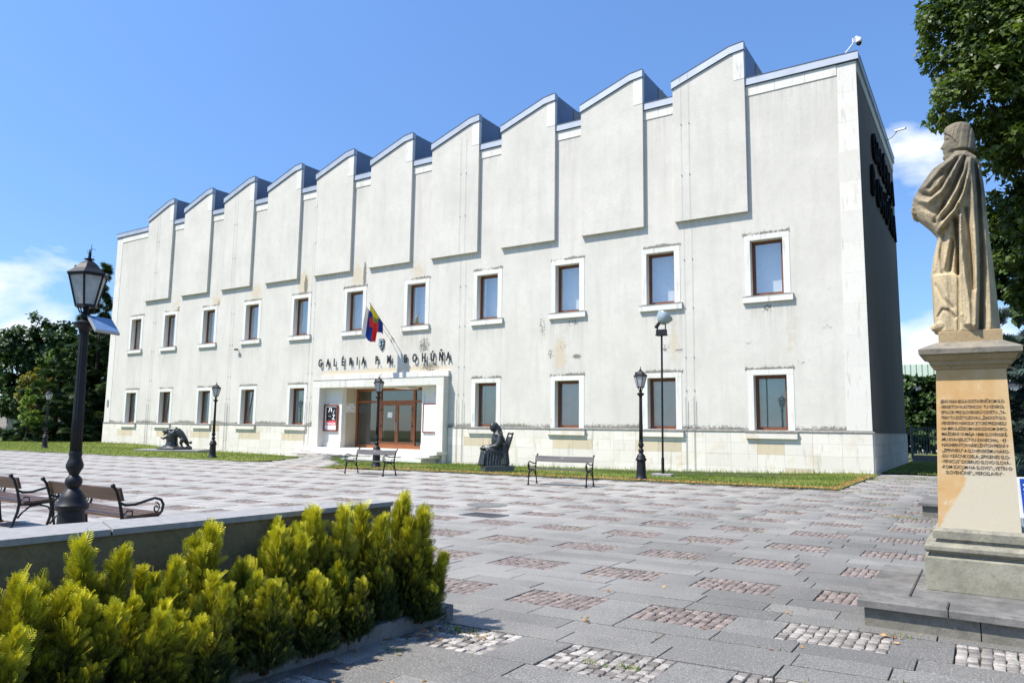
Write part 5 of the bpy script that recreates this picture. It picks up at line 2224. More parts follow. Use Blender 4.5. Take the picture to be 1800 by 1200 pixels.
# cloak collar roll, hand with fingers holding the cloak edge, foot
sm.tube([SP(1672, 284, -.02), SP(1682, 277, -.10), SP(1696, 279, -.13), SP(1709, 287, -.12), SP(1717, 296, -.02), SP(1712, 290, .1)], [.03, .034, .036, .04, .04, .03], 10)
for i, (dy, ln) in enumerate(((-.060, 1.0), (-.038, 1.06), (-.015, 1.0), (.008, .85))):
    sm.tube([SP(1611, 366 + i * 2.2, dy), SP(1605, 371 + i * 3.0, dy - .012), SP(1605 + i * 1.0, 377 + i * 3.2, dy - .020), SP(1610 + i * 1.6, 380 + i * 3.4, dy - .016)], [.015, .0135, .012, .009], 8)
sm.tube([SP(1616, 366, -.03), SP(1609, 360, -.05), SP(1606, 364, -.068)], [.015, .013, .010], 8)
sm.ball(SP(1616, 376, -.03), .045, sc=(1.0, .9, .9))
sm.tube([SP(1668, 572, -.12), SP(1654, 576, -.13), SP(1643, 580, -.13), SP(1638.5, 582.5, -.13)], [.062, .052, .036, .020], 12)
sm.tube([SP(1668, 574, .10), SP(1655, 577, .11), SP(1645, 581, .11)], [.055, .045, .028], 12)
sroot = empty('robed_statue', (3.43, -21.84, 2.42))
tag(sroot, 'life-size sandstone statue of a bearded man in a draped cloak on the pedestal', 'statue')
for i, p in enumerate(sm.v):
    sm.v[i] = (p[0] - 3.43, p[1] + 21.84, p[2] - 2.42)
remeshed('robed_figure', sm, .0048, M['statue'], sroot, 1, .15)

# second monument step behind the pedestal
st2 = empty('stone_step', (3.4, -13.1, 0))
tag(st2, 'low grey stone step of another monument behind the pedestal', 'stone step')
mb = MB()
mb.cbox(-.97, 1.0, -.84, .9, -.03, .20, .01)
mb.build('riser', M['step_side'], st2)
mb = MB()
mb.cbox(-1.03, 1.06, -.90, .96, .203, .262, .012)
mb.build('step_slab', M['step_top'], st2)

# information board
ib = empty('information_board', (4.10, -18.3, 0), R(20))
tag(ib, 'blue and white information board on legs at the right picture edge', 'sign')
mb = MB()
mb.tube([(-.28, 0, 0), (-.28, .10, .95)], .015, 6)
mb.tube([(.28, 0, 0), (.28, .10, .95)], .015, 6)
mb.build('leg', M['steel'], ib)
mb = MB()
mb.add([(-.30, -.012 + .05, .50), (.30, -.012 + .05, .50), (.30, .04 + .05, 1.0), (-.30, .04 + .05, 1.0), (-.30, .05, .50), (.30, .05, .50), (.30, .1, 1.0), (-.30, .1, 1.0)], [(0, 1, 2, 3), (7, 6, 5, 4), (0, 4, 5, 1), (1, 5, 6, 2), (2, 6, 7, 3), (3, 7, 4, 0)])
mb.build('frame', M['white_paint'], ib)
mb = MB()
mb.add([(-.27, .032, .56), (.27, .032, .56), (.27, .082, .98), (-.27, .082, .98)], [(0, 1, 2, 3)])
mb.build('panel', FC['blue'], ib)
for i in range(6):
    mb = MB()
    z = .62 + i * .055
    y = .030 + (z - .56) * .119
    wd = (.20, .24, .15, .22, .24, .18)[i]
    mb.add([(-.24, y, z), (-.24 + wd * 2, y, z), (-.24 + wd * 2, y + .002, z + .02), (-.24, y + .002, z + .02)], [(0, 1, 2, 3)])
    mb.build('printed_line', M['paper'], ib)

# manhole and drain grate in the square
mh = MB()
mh.lathe([(.40, -.02), (.40, .012), (.36, .014), (.34, .010), (.05, .011), (.01, .011)], 36)
o = mh.build('manhole_cover', M['kerb'])
o.location = (-4.9, -17.5, .0)
tag(o, 'round grey manhole cover set in the paving', 'manhole cover')
gr = empty('drain_grate', (-3.98, -18.9, 0))
tag(gr, 'dark square metal drain grate in the paving near the round manhole', 'drain grate')
mb = MB()
framebox2 = [(-.36, .36, -.26, -.22), (-.36, .36, .22, .26), (-.36, -.32, -.22, .22), (.32, .36, -.22, .22)]
for a, b, c_, d in framebox2:
    mb.box(a, b, c_, d, -.02, .012)
mb.build('rim', M['granite_dark'], gr)
for i in range(9):
    mb = MB()
    x = -.28 + i * .07
    mb.box(x - .014, x + .014, -.22, .22, -.02, .008)
    mb.build('bar', M['granite_dark'], gr)

# ------------------------------------------------------------------ planter wall and kerb
pw = empty('planter_wall', (-1.0, -27, 0))
tag(pw, 'low rendered wall with grey stone coping behind the golden shrubs', 'wall')
A0, A1 = Vector((-.655, -24.92)), Vector((-.864, -27.72))
B0, B1 = Vector((-.894, -24.87)), Vector((-1.325, -27.54))
dA = (A1 - A0)
dB = (B1 - B0)
E0, E1 = A0, A0 + dA * 3.2
F0, F1 = B0, B0 + dB * 3.2


def quadbox(mb, pts, z0, z1, mi=0):
    vs = [(p[0] + 1.0, p[1] + 27, z0) for p in pts] + [(p[0] + 1.0, p[1] + 27, z1) for p in pts]
    mb.add(vs, [(3, 2, 1, 0), (4, 5, 6, 7), (0, 1, 5, 4), (1, 2, 6, 5), (2, 3, 7, 6), (3, 0, 4, 7)], mi)


mb = MB()
i_ = .02
quadbox(mb, [(E0.x - i_, E0.y - .01), (F0.x + i_, F0.y - .01), (F1.x + i_, F1.y), (E1.x - i_, E1.y)], -.05, .872)
mb.build('wall_body', M['planter'], pw)
ncap = 4
for i in range(ncap):
    t0, t1 = i / ncap + .0006, (i + 1) / ncap - .0006
    mb = MB()
    quadbox(mb, [E0 + (E1 - E0) * t0, F0 + (F1 - F0) * t0, F0 + (F1 - F0) * t1, E0 + (E1 - E0) * t1], .874, .91)
    mb.build('coping_slab', M['planter_top'], pw)
# planter kerb and soil
K0, K1 = Vector((-.176, -24.80)), Vector((-.277, -26.60))
dk = (K1 - K0) / (K1 - K0).length
nk = Vector((-dk.y, dk.x))
nk = nk if nk.x < 0 else -nk
kerb = empty('planter_kerb', (0, 0, 0))
tag(kerb, 'dark stone kerb along the front of the shrub bed', 'kerb')
for i in range(7):
    a = K0 + dk * (i * 1.0 + .003)
    b = K0 + dk * (i * 1.0 + .997)
    mb = MB()
    vs = [(p.x, p.y, z) for z in (-.05, .105, .115) for p in ((a, b, b + nk * .09, a + nk * .09) if z < .11 else (a + nk * .01 + dk * .004, b + nk * .01 - dk * .004, b + nk * .08, a + nk * .08))]
    mb.add(vs, [(8, 9, 10, 11)[::-1], (0, 4, 5, 1), (1, 5, 6, 2), (2, 6, 7, 3), (3, 7, 4, 0), (4, 8, 9, 5), (5, 9, 10, 6), (6, 10, 11, 7), (7, 11, 8, 4)])
    mb.build('kerb_stone', M['kerb'], kerb)
mb = MB()
a, b = K0 + nk * .09, Vector((E0.x, E0.y + .09))
mb.add([(K0.x + .0, K0.y, -.05), (K0.x, K0.y + .10, -.05), (b.x, b.y + .12, -.05), (b.x, b.y, -.05), (K0.x, K0.y + .004, .11), (K0.x, K0.y + .10, .11), (b.x, b.y + .10, .11), (b.x, b.y + .004, .11)], [(0, 1, 5, 4), (1, 2, 6, 5), (2, 3, 7, 6), (3, 0, 4, 7), (4, 5, 6, 7)])
mb.build('kerb_stone', M['kerb'], kerb)
ks = K0 + nk * .085
ke_ = K0 + dk * 7 + nk * .085
sb = MB()
NB = 40
for i in range(NB):
    for j in range(4):
        q = []
        for (a_, b_) in ((i, j), (i + 1, j), (i + 1, j + 1), (i, j + 1)):
            p = (ks + (ke_ - ks) * (a_ / NB)) * (1 - b_ / 4) + (E0 + (E1 - E0) * (a_ / NB * .80)) * (b_ / 4)
            q.append((p.x, p.y, .07 + .02 * noise.noise((p.x * 6, p.y * 6, 0))))
        sb.add(q, [(0, 1, 2, 3)])
o = sb.build('planter_bed', M['soil'])
tag(o, kind='structure')


# ------------------------------------------------------------------ foliage
def basis(nrm, up):
    """orthonormal frames: rows of (n,3)"""
    u = up / np.linalg.norm(up, axis=1, keepdims=True)
    s = np.cross(nrm, u)
    ln = np.linalg.norm(s, axis=1, keepdims=True)
    s = s / np.maximum(ln, 1e-6)
    n = np.cross(u, s)
    return s, u, n


def scatter(tmplV, tmplF, pos, up, nrm, size):
    """place a template (side, up, normal coords) at each pos"""
    s, u, n = basis(nrm, up)
    V = pos[:, None, :] + size[:, None, None] * (tmplV[None, :, 0:1] * s[:, None, :] + tmplV[None, :, 1:2] * u[:, None, :] + tmplV[None, :, 2:3] * n[:, None, :])
    F = tmplF[None, :, :] + (np.arange(len(pos)) * len(tmplV))[:, None, None]
    return V.reshape(-1, 3), F.reshape(-1, tmplF.shape[1])


def spray_template():
    V, F = [], []

    def leafq(x0, y0, x1, y1, w_, z=0.0):
        dx, dy = x1 - x0, y1 - y0
        l_ = math.hypot(dx, dy)
        nx, ny = -dy / l_ * w_, dx / l_ * w_
        b = len(V)
        mx_, my_ = x0 + dx * .55, y0 + dy * .55
        V.extend([(x0, y0, 0), (mx_ + nx, my_ + ny, z), (x1, y1, z * 1.5), (mx_ - nx, my_ - ny, z)])
        F.append((b, b + 1, b + 2, b + 3))
    leafq(0, 0, 0, 1.0, .030)
    for k, (y, l_) in enumerate(((.08, .24), (.20, .30), (.33, .30), (.46, .28), (.59, .23), (.71, .18), (.83, .12))):
        for s in (-1, 1):
            leafq(0, y + (.05 if s > 0 else 0), s * l_ * .80, y + l_ * .95, .026, .05 * s)
    return np.array(V), np.array(F)


TV, TF = spray_template()


def thuja(seed, name):
    r = np.random.default_rng(seed)
    P, U, Nn, Sz, T = [], [], [], [], []
    leaders = [(0.0, 0.0, .97)] + [(r.uniform(-.20, .20), r.uniform(-.20, .20), r.uniform(.60, .95)) for _ in range(5)] + [(r.uniform(-.26, .26), r.uniform(-.26, .26), r.uniform(.30, .62)) for _ in range(8)]
    for (lx_, ly_, h) in leaders:
        n = int(560 * h)
        z = h * (r.random(n) ** .85)
        rm = .175 * (np.clip(1 - z / h, 0, 1) ** .80) * (0.75 + .5 * r.random(n)) * (.8 + .3 * np.sin(z * 17 + seed + lx_ * 30))
        a = r.random(n) * 2 * math.pi
        rm = rm * (.72 + .42 * np.sin(a * 3 + z * 21 + lx_ * 50))
        rr = rm * np.sqrt(.06 + .94 * r.random(n)) * (1 + .22 * (r.random(n) > .88))
        leanx, leany = lx_ * 1.0, ly_ * 1.0
        x = lx_ * (.5 + .8 * z) + rr * np.cos(a)
        y = ly_ * (.5 + .8 * z) + rr * np.sin(a)
        P.append(np.stack([x, y, z + .03], 1))
        out = np.stack([np.cos(a), np.sin(a), np.zeros(n)], 1)
        up = out * (.32 + .45 * (1 - z / h))[:, None] + np.array([[0, 0, 1.0]]) * (.8 + .4 * r.random(n))[:, None] + r.normal(0, .20, (n, 3))
        U.append(up)
        tang = np.stack([-np.sin(a), np.cos(a), np.zeros(n)], 1)
        mixf = r.random(n)[:, None]
        Nn.append(out * mixf + tang * (1 - mixf) + r.normal(0, .35, (n, 3)))
        Sz.append(r.uniform(.055, .125, n) + .035 * (r.random(n) > .90))
        T.append(np.clip(-.06 + .62 * (rr / .16) * (z + .03) + .78 * (z / 1.0) ** 2.2 + .22 * (z / h) ** 3 + r.normal(0, .10, n), 0.0, 1))  # golden tips, plus shade low and inside the shrub painted into the tone
        k2 = 9                      # thin leading shoots above each plume
        P.append(np.stack([lx_ * (.5 + .8 * h) + r.normal(0, .022, k2), ly_ * (.5 + .8 * h) + r.normal(0, .022, k2), h * r.uniform(.86, 1.02, k2)], 1))
        U.append(np.array([[0, 0, 1.0]]) + r.normal(0, .20, (k2, 3)))
        Nn.append(r.normal(0, 1, (k2, 3)))
        Sz.append(r.uniform(.08, .15, k2))
        T.append(np.clip(.55 + .45 * h + r.normal(0, .1, k2), 0, 1))
    P, U, Nn, Sz, T = (np.concatenate(q) for q in (P, U, Nn, Sz, T))
    V, F = scatter(TV, TF, P, U, Nn, Sz)
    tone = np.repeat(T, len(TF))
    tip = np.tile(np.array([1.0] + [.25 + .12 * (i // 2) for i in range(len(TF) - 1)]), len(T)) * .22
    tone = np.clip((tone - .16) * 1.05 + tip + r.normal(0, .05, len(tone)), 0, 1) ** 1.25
    root = empty('golden_thuja')
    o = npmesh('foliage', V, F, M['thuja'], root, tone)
    mb = MB()
    for (lx_, ly_, h) in leaders[:5]:
        mb.tube([(lx_ * .3, ly_ * .3, 0), (lx_ * .8, ly_ * .8, h * .5), (lx_ * 1.25, ly_ * 1.25, h * .92)], [.016, .010, .003], 5)
    mb.build('stem', M['bark'], root, True)
    return root


TH = [thuja(s, 'golden_thuja') for s in (3, 8, 21, 34, 55)]
spots = [(-.38, -25.16, 1.03, 'golden thuja shrub at the right end of the bed against the open paving'),
         (-.42, -25.46, .96, 'second golden thuja from the right end of the planter wall'),
         (-.44, -25.84, .97, 'third golden thuja from the right, nearly touching the second one'),
         (-.42, -26.27, .86, 'golden thuja in the middle of the bed with bare wall on both sides'),
         (-.46, -26.72, .94, 'tall narrow golden thuja left of the middle of the bed'),
         (-.44, -27.08, .78, 'lower golden thuja below the left part of the wall'),
         (-.56, -27.42, .93, 'bushy golden thuja in front of the base of the tall lamp post'),
         (-.50, -27.86, .80, 'golden thuja at the left edge of the picture'),
         (-.30, -28.25, .85, 'golden thuja partly cut by the lower left corner of the picture')]
TG = 'golden thuja shrubs in the planter'
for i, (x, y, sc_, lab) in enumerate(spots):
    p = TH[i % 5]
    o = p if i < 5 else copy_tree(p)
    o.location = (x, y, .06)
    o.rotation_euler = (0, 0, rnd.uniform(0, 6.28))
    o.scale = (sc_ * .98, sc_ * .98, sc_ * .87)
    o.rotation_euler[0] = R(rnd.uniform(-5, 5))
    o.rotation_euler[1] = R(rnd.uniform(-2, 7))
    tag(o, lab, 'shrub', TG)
low = [(-.16, -25.12, .58), (-.20, -25.75, .58), (-.18, -26.15, .55), (-.16, -26.55, .62), (-.20, -26.95, .66), (-.14, -27.35, .62), (-.22, -27.7, .70), (-.12, -28.05, .62)]
labs = ['short golden thuja leaning over the kerb near the right end of the bed', 'short golden thuja over the kerb below the second tall one from the right', 'short golden thuja with bright tips below the middle of the wall', 'short golden thuja with lit yellow tips left of the bed middle', 'short golden thuja in front of the tall narrow one', 'short golden thuja in the dark lower left part of the bed', 'short golden thuja below the bushy one at the lamp post', 'short golden thuja nearest the camera at the lower left']
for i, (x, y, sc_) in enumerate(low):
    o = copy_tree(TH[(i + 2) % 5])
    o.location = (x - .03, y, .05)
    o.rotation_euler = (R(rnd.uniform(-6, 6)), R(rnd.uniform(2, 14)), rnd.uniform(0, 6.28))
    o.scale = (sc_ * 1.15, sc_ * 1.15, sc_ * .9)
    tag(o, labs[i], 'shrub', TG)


def leaf_t(kind):
    if kind == 'broad':
        return np.array([(0, 0, 0), (.42, .45, .10), (0, 1.0, -.06), (-.42, .45, .10)]), np.array([(0, 1, 2, 3)])
    if kind == 'maple':
        v_ = np.array([(0, 0, 0), (.50, .28, .08), (.22, .55, .03), (.0, 1.0, -.05), (-.22, .55, .03), (-.50, .28, .08), (0, .35, 0), (0, .35, 0)])
        return v_, np.array([(0, 1, 2, 6), (6, 2, 3, 4), (0, 6, 4, 5)])
    V, F = [], []      # conifer twig: a drooping fan of narrow needles
    for k in range(5):
        a = (k - 2) * .42
        b = len(V)
        x1, y1 = math.sin(a), math.cos(a)
        V += [(0, 0, 0), (x1 * .5 + y1 * .07, y1 * .5 - x1 * .07, .02), (x1, y1, -.12), (x1 * .5 - y1 * .07, y1 * .5 + x1 * .07, .02)]
        F.append((b, b + 1, b + 2, b + 3))
    return np.array(V), np.array(F)


def crown(r, blobs, n, size, kind, inner=.35):
    """leaves spread through ellipsoid clumps; lit/dark comes from the renderer, tone is leaf age"""
    tv, tf = leaf_t(kind)
    vol = np.array([b[3] * b[4] for b in blobs])
    cnt_ = (vol / vol.sum() * n).astype(int) + 1
    Ps, Us, Ns, Ts = [], [], [], []
    for b, c_ in zip(blobs, cnt_):
        d = r.normal(0, 1, (c_, 3))
        d /= np.linalg.norm(d, axis=1, keepdims=True)
        # sub-clumps give the crown its light and dark masses
        k = max(6, c_ // 90)
        cd_ = r.normal(0, 1, (k, 3))
        cd_ /= np.linalg.norm(cd_, axis=1, keepdims=True)
        cc = cd_ * (inner + (1 - inner) * r.random((k, 1)) ** .5)
        which = r.integers(0, k, c_)
        p = cc[which] + d * (r.random((c_, 1)) ** .6) * .26
        p = p * np.array([b[3], b[3], b[4]]) + np.array(b[:3])
        Ps.append(p)
        o_ = p - np.array(b[:3])
        o_ /= np.maximum(np.linalg.norm(o_, axis=1, keepdims=True), 1e-6)
        if kind == 'needle':
            Us.append(o_ * 1.0 + np.array([[0, 0, -.25]]) + r.normal(0, .3, (c_, 3)))
            Ns.append(np.array([[0, 0, 1.0]]) + r.normal(0, .35, (c_, 3)))
        else:
            Us.append(o_ * .5 + np.array([[0, 0, -.5]]) + r.normal(0, .5, (c_, 3)))
            Ns.append(o_ * .6 + np.array([[0, 0, .8]]) + r.normal(0, .45, (c_, 3)))
        kt = r.random(k) * .5
        Ts.append(np.clip(kt[which] + r.random(c_) * .5, 0, 1))
    P, U, Nn, T = (np.concatenate(q) for q in (Ps, Us, Ns, Ts))
    V, F = scatter(tv, tf, P, U, Nn, size * (.7 + .6 * r.random(len(P))))
    return V, F, np.repeat(T, len(tf))


def tree(label, x, y, h, blobs, n, size, kind, mat, trunk=.25, name='tree', cat='tree', seed=1, group=None, th=None):
    r = np.random.default_rng(seed)
    root = empty(name, (x, y, -.15))
    tag(root, label, cat, group)
    V, F, T = crown(r, blobs, n, size, kind)
    npmesh('crown', V, F, mat, root, T)
    mb = MB()
    top = h * .8 if th is None else th
    pts = [(0, 0, 0)]
    for i in range(1, 6):
        pts.append((.12 * math.sin(i * 1.3 + seed), .12 * math.cos(i * 1.7 + seed), top * i / 5))
    mb.tube(pts, [trunk * (1 - i / 6.5) for i in range(6)], 10)
    for b in blobs[:10]:
        s = pts[2] if b[2] > pts[2][2] else pts[1]
        mid = ((s[0] + b[0]) / 2, (s[1] + b[1]) / 2, (s[2] + b[2]) / 2 + .1)
        mb.tube([s, mid, b[:3]], [trunk * .4, trunk * .25, trunk * .08], 6)
    mb.build('trunk', M['bark'], root, True)
    return root


def cone_blobs(h, r0, z0, seed, k=9):
    r = random.Random(seed)
    out = []
    for i in range(k):
        t_ = i / (k - 1)
        z = z0 + (h - z0) * t_
        rr = r0 * (1 - t_) ** .7 + .5
        m_ = max(1, int(5 * (1 - t_)) + 1)
        for q in range(m_):
            a = r.uniform(0, 6.28)
            d = rr * .55 if m_ > 1 else 0
            out.append((d * math.cos(a), d * math.sin(a), z - .1 * rr, max(.5, rr * .62), max(.5, (h - z0) / k * .85)))
    return out


def round_blobs(h, rad, z0, seed, k=14):
    r = random.Random(seed)
    out = []
    for i in range(k):
        a, e = r.uniform(0, 6.28), r.uniform(-.9, 1)
        q = r.uniform(.45, .8)
        out.append((rad * q * math.cos(a) * math.sqrt(1 - e * e * .6), rad * q * math.sin(a) * math.sqrt(1 - e * e * .6), (h + z0) / 2 + (h - z0) / 2 * .72 * e, rad * r.uniform(.30, .46), rad * r.uniform(.26, .40)))
    return out


# left background
TREEG = 'trees beyond the left end of the gallery'
tree('tall dark spruce standing tight against the left corner of the building', -60.3, 7.0, 14.2, cone_blobs(15.4, 3.6, 1.0, 4, 12), 30000, .46, 'needle', M['conifer'], .3, 'spruce_tree', seed=4, group=TREEG)
tree('ragged dark spruce between the lamp post and the building corner', -63.6, 4.6, 13.6, cone_blobs(15.0, 3.2, .8, 9, 12), 30000, .46, 'needle', M['conifer'], .28, 'spruce_tree', seed=9, group=TREEG)
tree('dark spruce filling the gap low beside the building wall', -58.0, 9.5, 11.0, cone_blobs(10.5, 3.6, .4, 14, 9), 20000, .46, 'needle', M['conifer'], .28, 'spruce_tree', seed=14, group=TREEG)
tree('broad dark leafy tree at the far left edge of the picture', -73.5, 5.0, 11.4, round_blobs(11.4, 5.8, 1.2, 5, 26), 42000, .34, 'broad', M['tree_dark'], .3, 'leafy_tree', seed=5, group=TREEG)
tree('dark leafy tree with uneven top right of the leftmost tree', -69.2, 6.5, 11.0, round_blobs(10.9, 3.5, 2.0, 6, 20), 26000, .32, 'broad', M['tree_dark'], .3, 'leafy_tree', seed=6, group=TREEG)
tree('mid green tree behind the yellowing shrub', -66.8, 4.2, 8.8, round_blobs(8.9, 3.1, .8, 8, 18), 22000, .28, 'broad', M['tree_green'], .25, 'leafy_tree', seed=8, group=TREEG)
tree('dark green yew below the spruces beside the fence', -59.2, -.6, 6.5, cone_blobs(7.2, 3.0, .1, 17, 8), 22000, .34, 'needle', M['conifer'], .2, 'yew_tree', seed=17, group=TREEG)
tree('shrub with yellowing leaves left of the small far lamp post', -66.0, 1.0, 6.4, [(-.6, 0, 5.2, 1.2, .8), (.5, .2, 5.8, .9, .6), (-1.3, -.2, 4.0, 1.0, .8), (.3, 0, 4.6, 1.0, .7), (-1.9, 0, 3.2, .7, .6)], 5200, .17, 'broad', M['yellow_leaf'], .1, 'yellow_shrub', 'shrub', 31, th=4.8)
tree('light green sapling just left of the tall lamp post', -57.2, -3.4, 3.6, [(0, 0, 2.6, .9, .9), (.3, 0, 3.4, .6, .7), (-.6, .2, 1.9, .7, .6), (.5, 0, 1.6, .5, .5)], 1500, .20, 'broad', M['light_leaf'], .05, 'sapling', 'tree', 33, th=2.4)
tree('bright green bush at the far left edge in front of the fence', -66.5, -5.6, 3.0, [(0, 0, 1.5, 1.6, 1.3), (1.0, .4, 1.0, 1.1, .9), (-1.5, 0, 1.6, 1.7, 1.5), (-.5, 0, 2.6, 1.2, .9)], 6000, .16, 'broad', M['tree_green'], .08, 'bush', 'shrub', 35, th=1.2)
# low hedge mass closing the left background
tree('dark hedge behind the far left fence', -74, 7.5, 4.5, [(i * 2.0 - 10, 0, 1.8 + .5 * math.sin(i * 2.1), 2.0, 1.9) for i in range(14)], 34000, .32, 'broad', M['tree_dark'], .15, 'hedge', 'hedge', 37, th=1.5)

# right: big maple hanging over the monument, blue spruce and dark trees behind
mapb = [(-2.6, -1.5, 15.0, 2.2, 1.8), (-2.9, -1.8, 12.6, 1.9, 1.5), (-1.2, -2.2, 13.6, 2.0, 1.8), (.2, -1.2, 15.6, 2.4, 2.2), (-1.0, .6, 12.0, 2.4, 2.0), (1.0, -1.8, 12.4, 2.2, 1.9), (-2.2, -1.0, 17.0, 2.0, 1.6), (-1.4, -1.6, 10.8, 1.7, 1.3), (.6, -1.4, 10.4, 2.0, 1.5), (2.6, .5, 12.5, 2.8, 2.4), (0, 0, 18, 3.2, 2.4), (3, -.5, 16, 3, 2.6), (-.6, -.8, 9.0, 1.7, 1.2), (1.8, -.6, 8.2, 2.2, 1.4), (.6, .2, 7.2, 1.8, 1.1), (-3.2, -.8, 18.6, 1.8, 1.4), (3.4, .2, 9.5, 2.4, 1.8), (-2.0, .4, 9.6, 1.4, 1.2), (-1.9, .6, 8.0, 1.3, 1.1), (-1.3, .8, 6.3, 1.3, 1.1), (-.6, .6, 5.2, 1.5, 1.0), (-2.7, -1.6, 11.2, 1.2, .9), (-2.9, -1.2, 14.2, 1.8, 1.3), (-3.1, -1.4, 16.2, 1.7, 1.4)]
tree('large dark green maple tree overhanging the statue at the upper right', 7.0, -.2, 19.5, mapb, 90000, .19, 'maple', M['maple'], .38, 'maple_tree', seed=41, th=13)
tree('blue green spruce behind the statue and pedestal', 5.9, 3.6, 9.6, cone_blobs(10.6, 2.7, .8, 43, 11), 34000, .30, 'needle', M['spruce'], .22, 'blue_spruce', seed=43)
tree('dark tree filling the right edge behind the blue spruce', 8.2, 9.0, 12, round_blobs(13.5, 4.8, .8, 45, 24), 40000, .34, 'broad', M['tree_dark'], .35, 'leafy_tree', seed=45)
tree('dense green tree beyond the side fence between gallery and pedestal', .2, 33, 5.2, [(-.9, 0, 2.6, 1.3, 1.1), (.4, 0, 3.4, 1.5, 1.2), (1.8, .3, 2.8, 1.5, 1.4), (-.3, 0, 1.8, 1.6, .9), (-1.6, .5, 3.8, 1.0, .9), (2.6, 0, 4.2, 1.4, 1.3), (-1.5, 0, 1.5, 1.6, 1.2), (.5, 0, 1.2, 1.6, 1.1), (-2.4, 0, 3.0, 1.2, 1.4), (-1.2, 0, 5.0, 1.3, 1.0), (.3, 0, 4.8, 1.3, 1.0), (-2.6, 0, 4.4, 1.0, .9)], 26000, .30, 'broad', M['tree_dark'], .12, 'leafy_tree', seed=47)
tree('thin dark sapling with round leaves left of the pedestal cap', 2.75, -1.6, 4.6, [(.25, 0, 3.8, .55, .6), (-.05, 0, 3.4, .45, .45), (.45, 0, 3.0, .5, .6), (.2, .1, 4.3, .35, .3), (.5, 0, 2.4, .5, .5)], 900, .12, 'broad', M['tree_dark'], .035, 'sapling', 'tree', 49, th=3.6)


# ------------------------------------------------------------------ fences and the far building
def fence(label, p0, p1, h, kind):
    root = empty('fence', (p0[0], p0[1], 0))
    tag(root, label, 'fence')
    d = Vector((p1[0] - p0[0], p1[1] - p0[1], 0))
    ln = d.length
    d.normalize()
    nn = Vector((-d.y, d.x, 0))
    ang = math.atan2(d.y, d.x)
    mb = MB()
    mb.box(0, ln, -.10, .10, -.3, .35)
    o = mb.build('footing', M['granite_grey'], root)
    o.rotation_euler = (0, 0, ang)
    n = int(ln / 2.4)
    for i in range(n + 1):
        mb = MB()
        x = i * ln / n
        mb.box(x - .05, x + .05, -.06, .06, .2, h)
        o = mb.build('post', M['picket_metal'] if kind == 'metal' else M['granite_grey'], root)
        o.rotation_euler = (0, 0, ang)
    st = .13 if kind == 'metal' else .115
    m_ = int(ln / st)
    base = MB()
    if kind == 'metal':
        base.box(-.02, .02, -.012, .012, .40, h - .05)
        for k in range(5):
            pass
        base.tube([(0, -.02, h * .55), (.04, -.02, h * .60), (0.0, -.02, h * .66)], .012, 4)
    else:
        base.box(-.052, .052, -.012, .012, .38, h - .04)
    me = base.mesh('picket', False, [M['picket_' + kind]])
    for i in range(min(m_, 280)):
        o = link('picket', me, root)
        p = d * (i * st + st / 2)
        o.location = (p.x, p.y, 0)
        o.rotation_euler = (0, 0, ang)
    for z in (.5, h - .2):
        mb = MB()
        mb.box(0, ln, .014, .05, z - .025, z + .025)
        o = mb.build('rail', M['picket_' + kind], root)
        o.rotation_euler = (0, 0, ang)
    return root


M['picket_metal'] = simple('grey_blue_pickets', (0.16, 0.19, 0.21), .6, var=.2)
M['picket_wood'] = simple('weathered_fence_boards', (0.30, 0.27, 0.24), .85, var=.3, scale=3)
fence('weathered board fence at the far left behind the lawn', (-84, 4.0), (-62.5, 1.7), 2.0, 'wood')
fence('shaded grey picket fence closing the side yard right of the gallery', (.05, 15.5), (13, 18.5), 1.95, 'metal')

fb = empty('far_building', (-1.5, 60, 0))
tag(fb, 'distant building with pale green metal roof seen past the gallery corner', 'building')
mb = MB()
mb.box(-9, 12, 0, 12, -.4, 6.35)
mb.build('wall', M['white_paint'], fb)
mb = MB()
mb.box(-9.3, 12.3, -.3, 12.3, 6.9, 8.9)
mb.build('roof', simple('green_copper_roof', (.50, .60, .48), .6, var=.1), fb)
for i in range(40):
    mb = MB()
    mb.box(-9.2 + i * .54, -9.15 + i * .54, -.34, -.30, 6.9, 8.9)
    mb.build('roof_seam', M['picket_metal'], fb)
mb = MB()
mb.box(-9.1, 12.1, -.15, .5, 6.35, 6.9)
mb.build('eave', M['granite_dark'], fb)
for i in range(7):
    mb = MB()
    mb.box(-7 + i * 2.4, -5.8 + i * 2.4, -.03, .0, 4.2, 5.9)
    w_ = mb.build('window', M['granite_dark'], fb)
mb = MB()
mb.tube([(1, 2, 8.9), (1, 2, 9.6), (4, 2, 9.6), (4, 2, 8.9)], .05, 5)
mb.build('roof_railing', M['rod'], fb)

# ------------------------------------------------------------------ grass, litter, weeds
def pts_in(poly, n, r):
    xs_ = [p[0] for p in poly]
    ys_ = [p[1] for p in poly]
    out = []
    while len(out) < n:
        x = r.uniform(min(xs_), max(xs_))
        y = r.uniform(min(ys_), max(ys_))
        if in_poly(x, y, poly):
            out.append((x, y))
    return out


def blades(name, pts, h0, h1, w_, mat, zf, lean=.5, tone=None):
    r = np.random.default_rng(5)
    n = len(pts)
    P = np.array([(x, y, zf(x, y)) for x, y in pts])
    a = r.random(n) * 6.283
    h = r.uniform(h0, h1, n)
    wv = np.stack([np.cos(a), np.sin(a), 0 * a], 1) * (w_ * (.6 + .8 * r.random(n)))[:, None]
    b = r.random(n) * 6.283
    tip = P + np.stack([np.cos(b) * lean * h * r.random(n), np.sin(b) * lean * h * r.random(n), h], 1)
    V = np.stack([P - wv, P + wv, tip], 1).reshape(-1, 3)
    F = np.arange(3 * n).reshape(-1, 3)
    T = r.random(n) if tone is None else tone
    o = npmesh(name, V, F, mat, None, T)
    tag(o, kind='stuff')
    return o


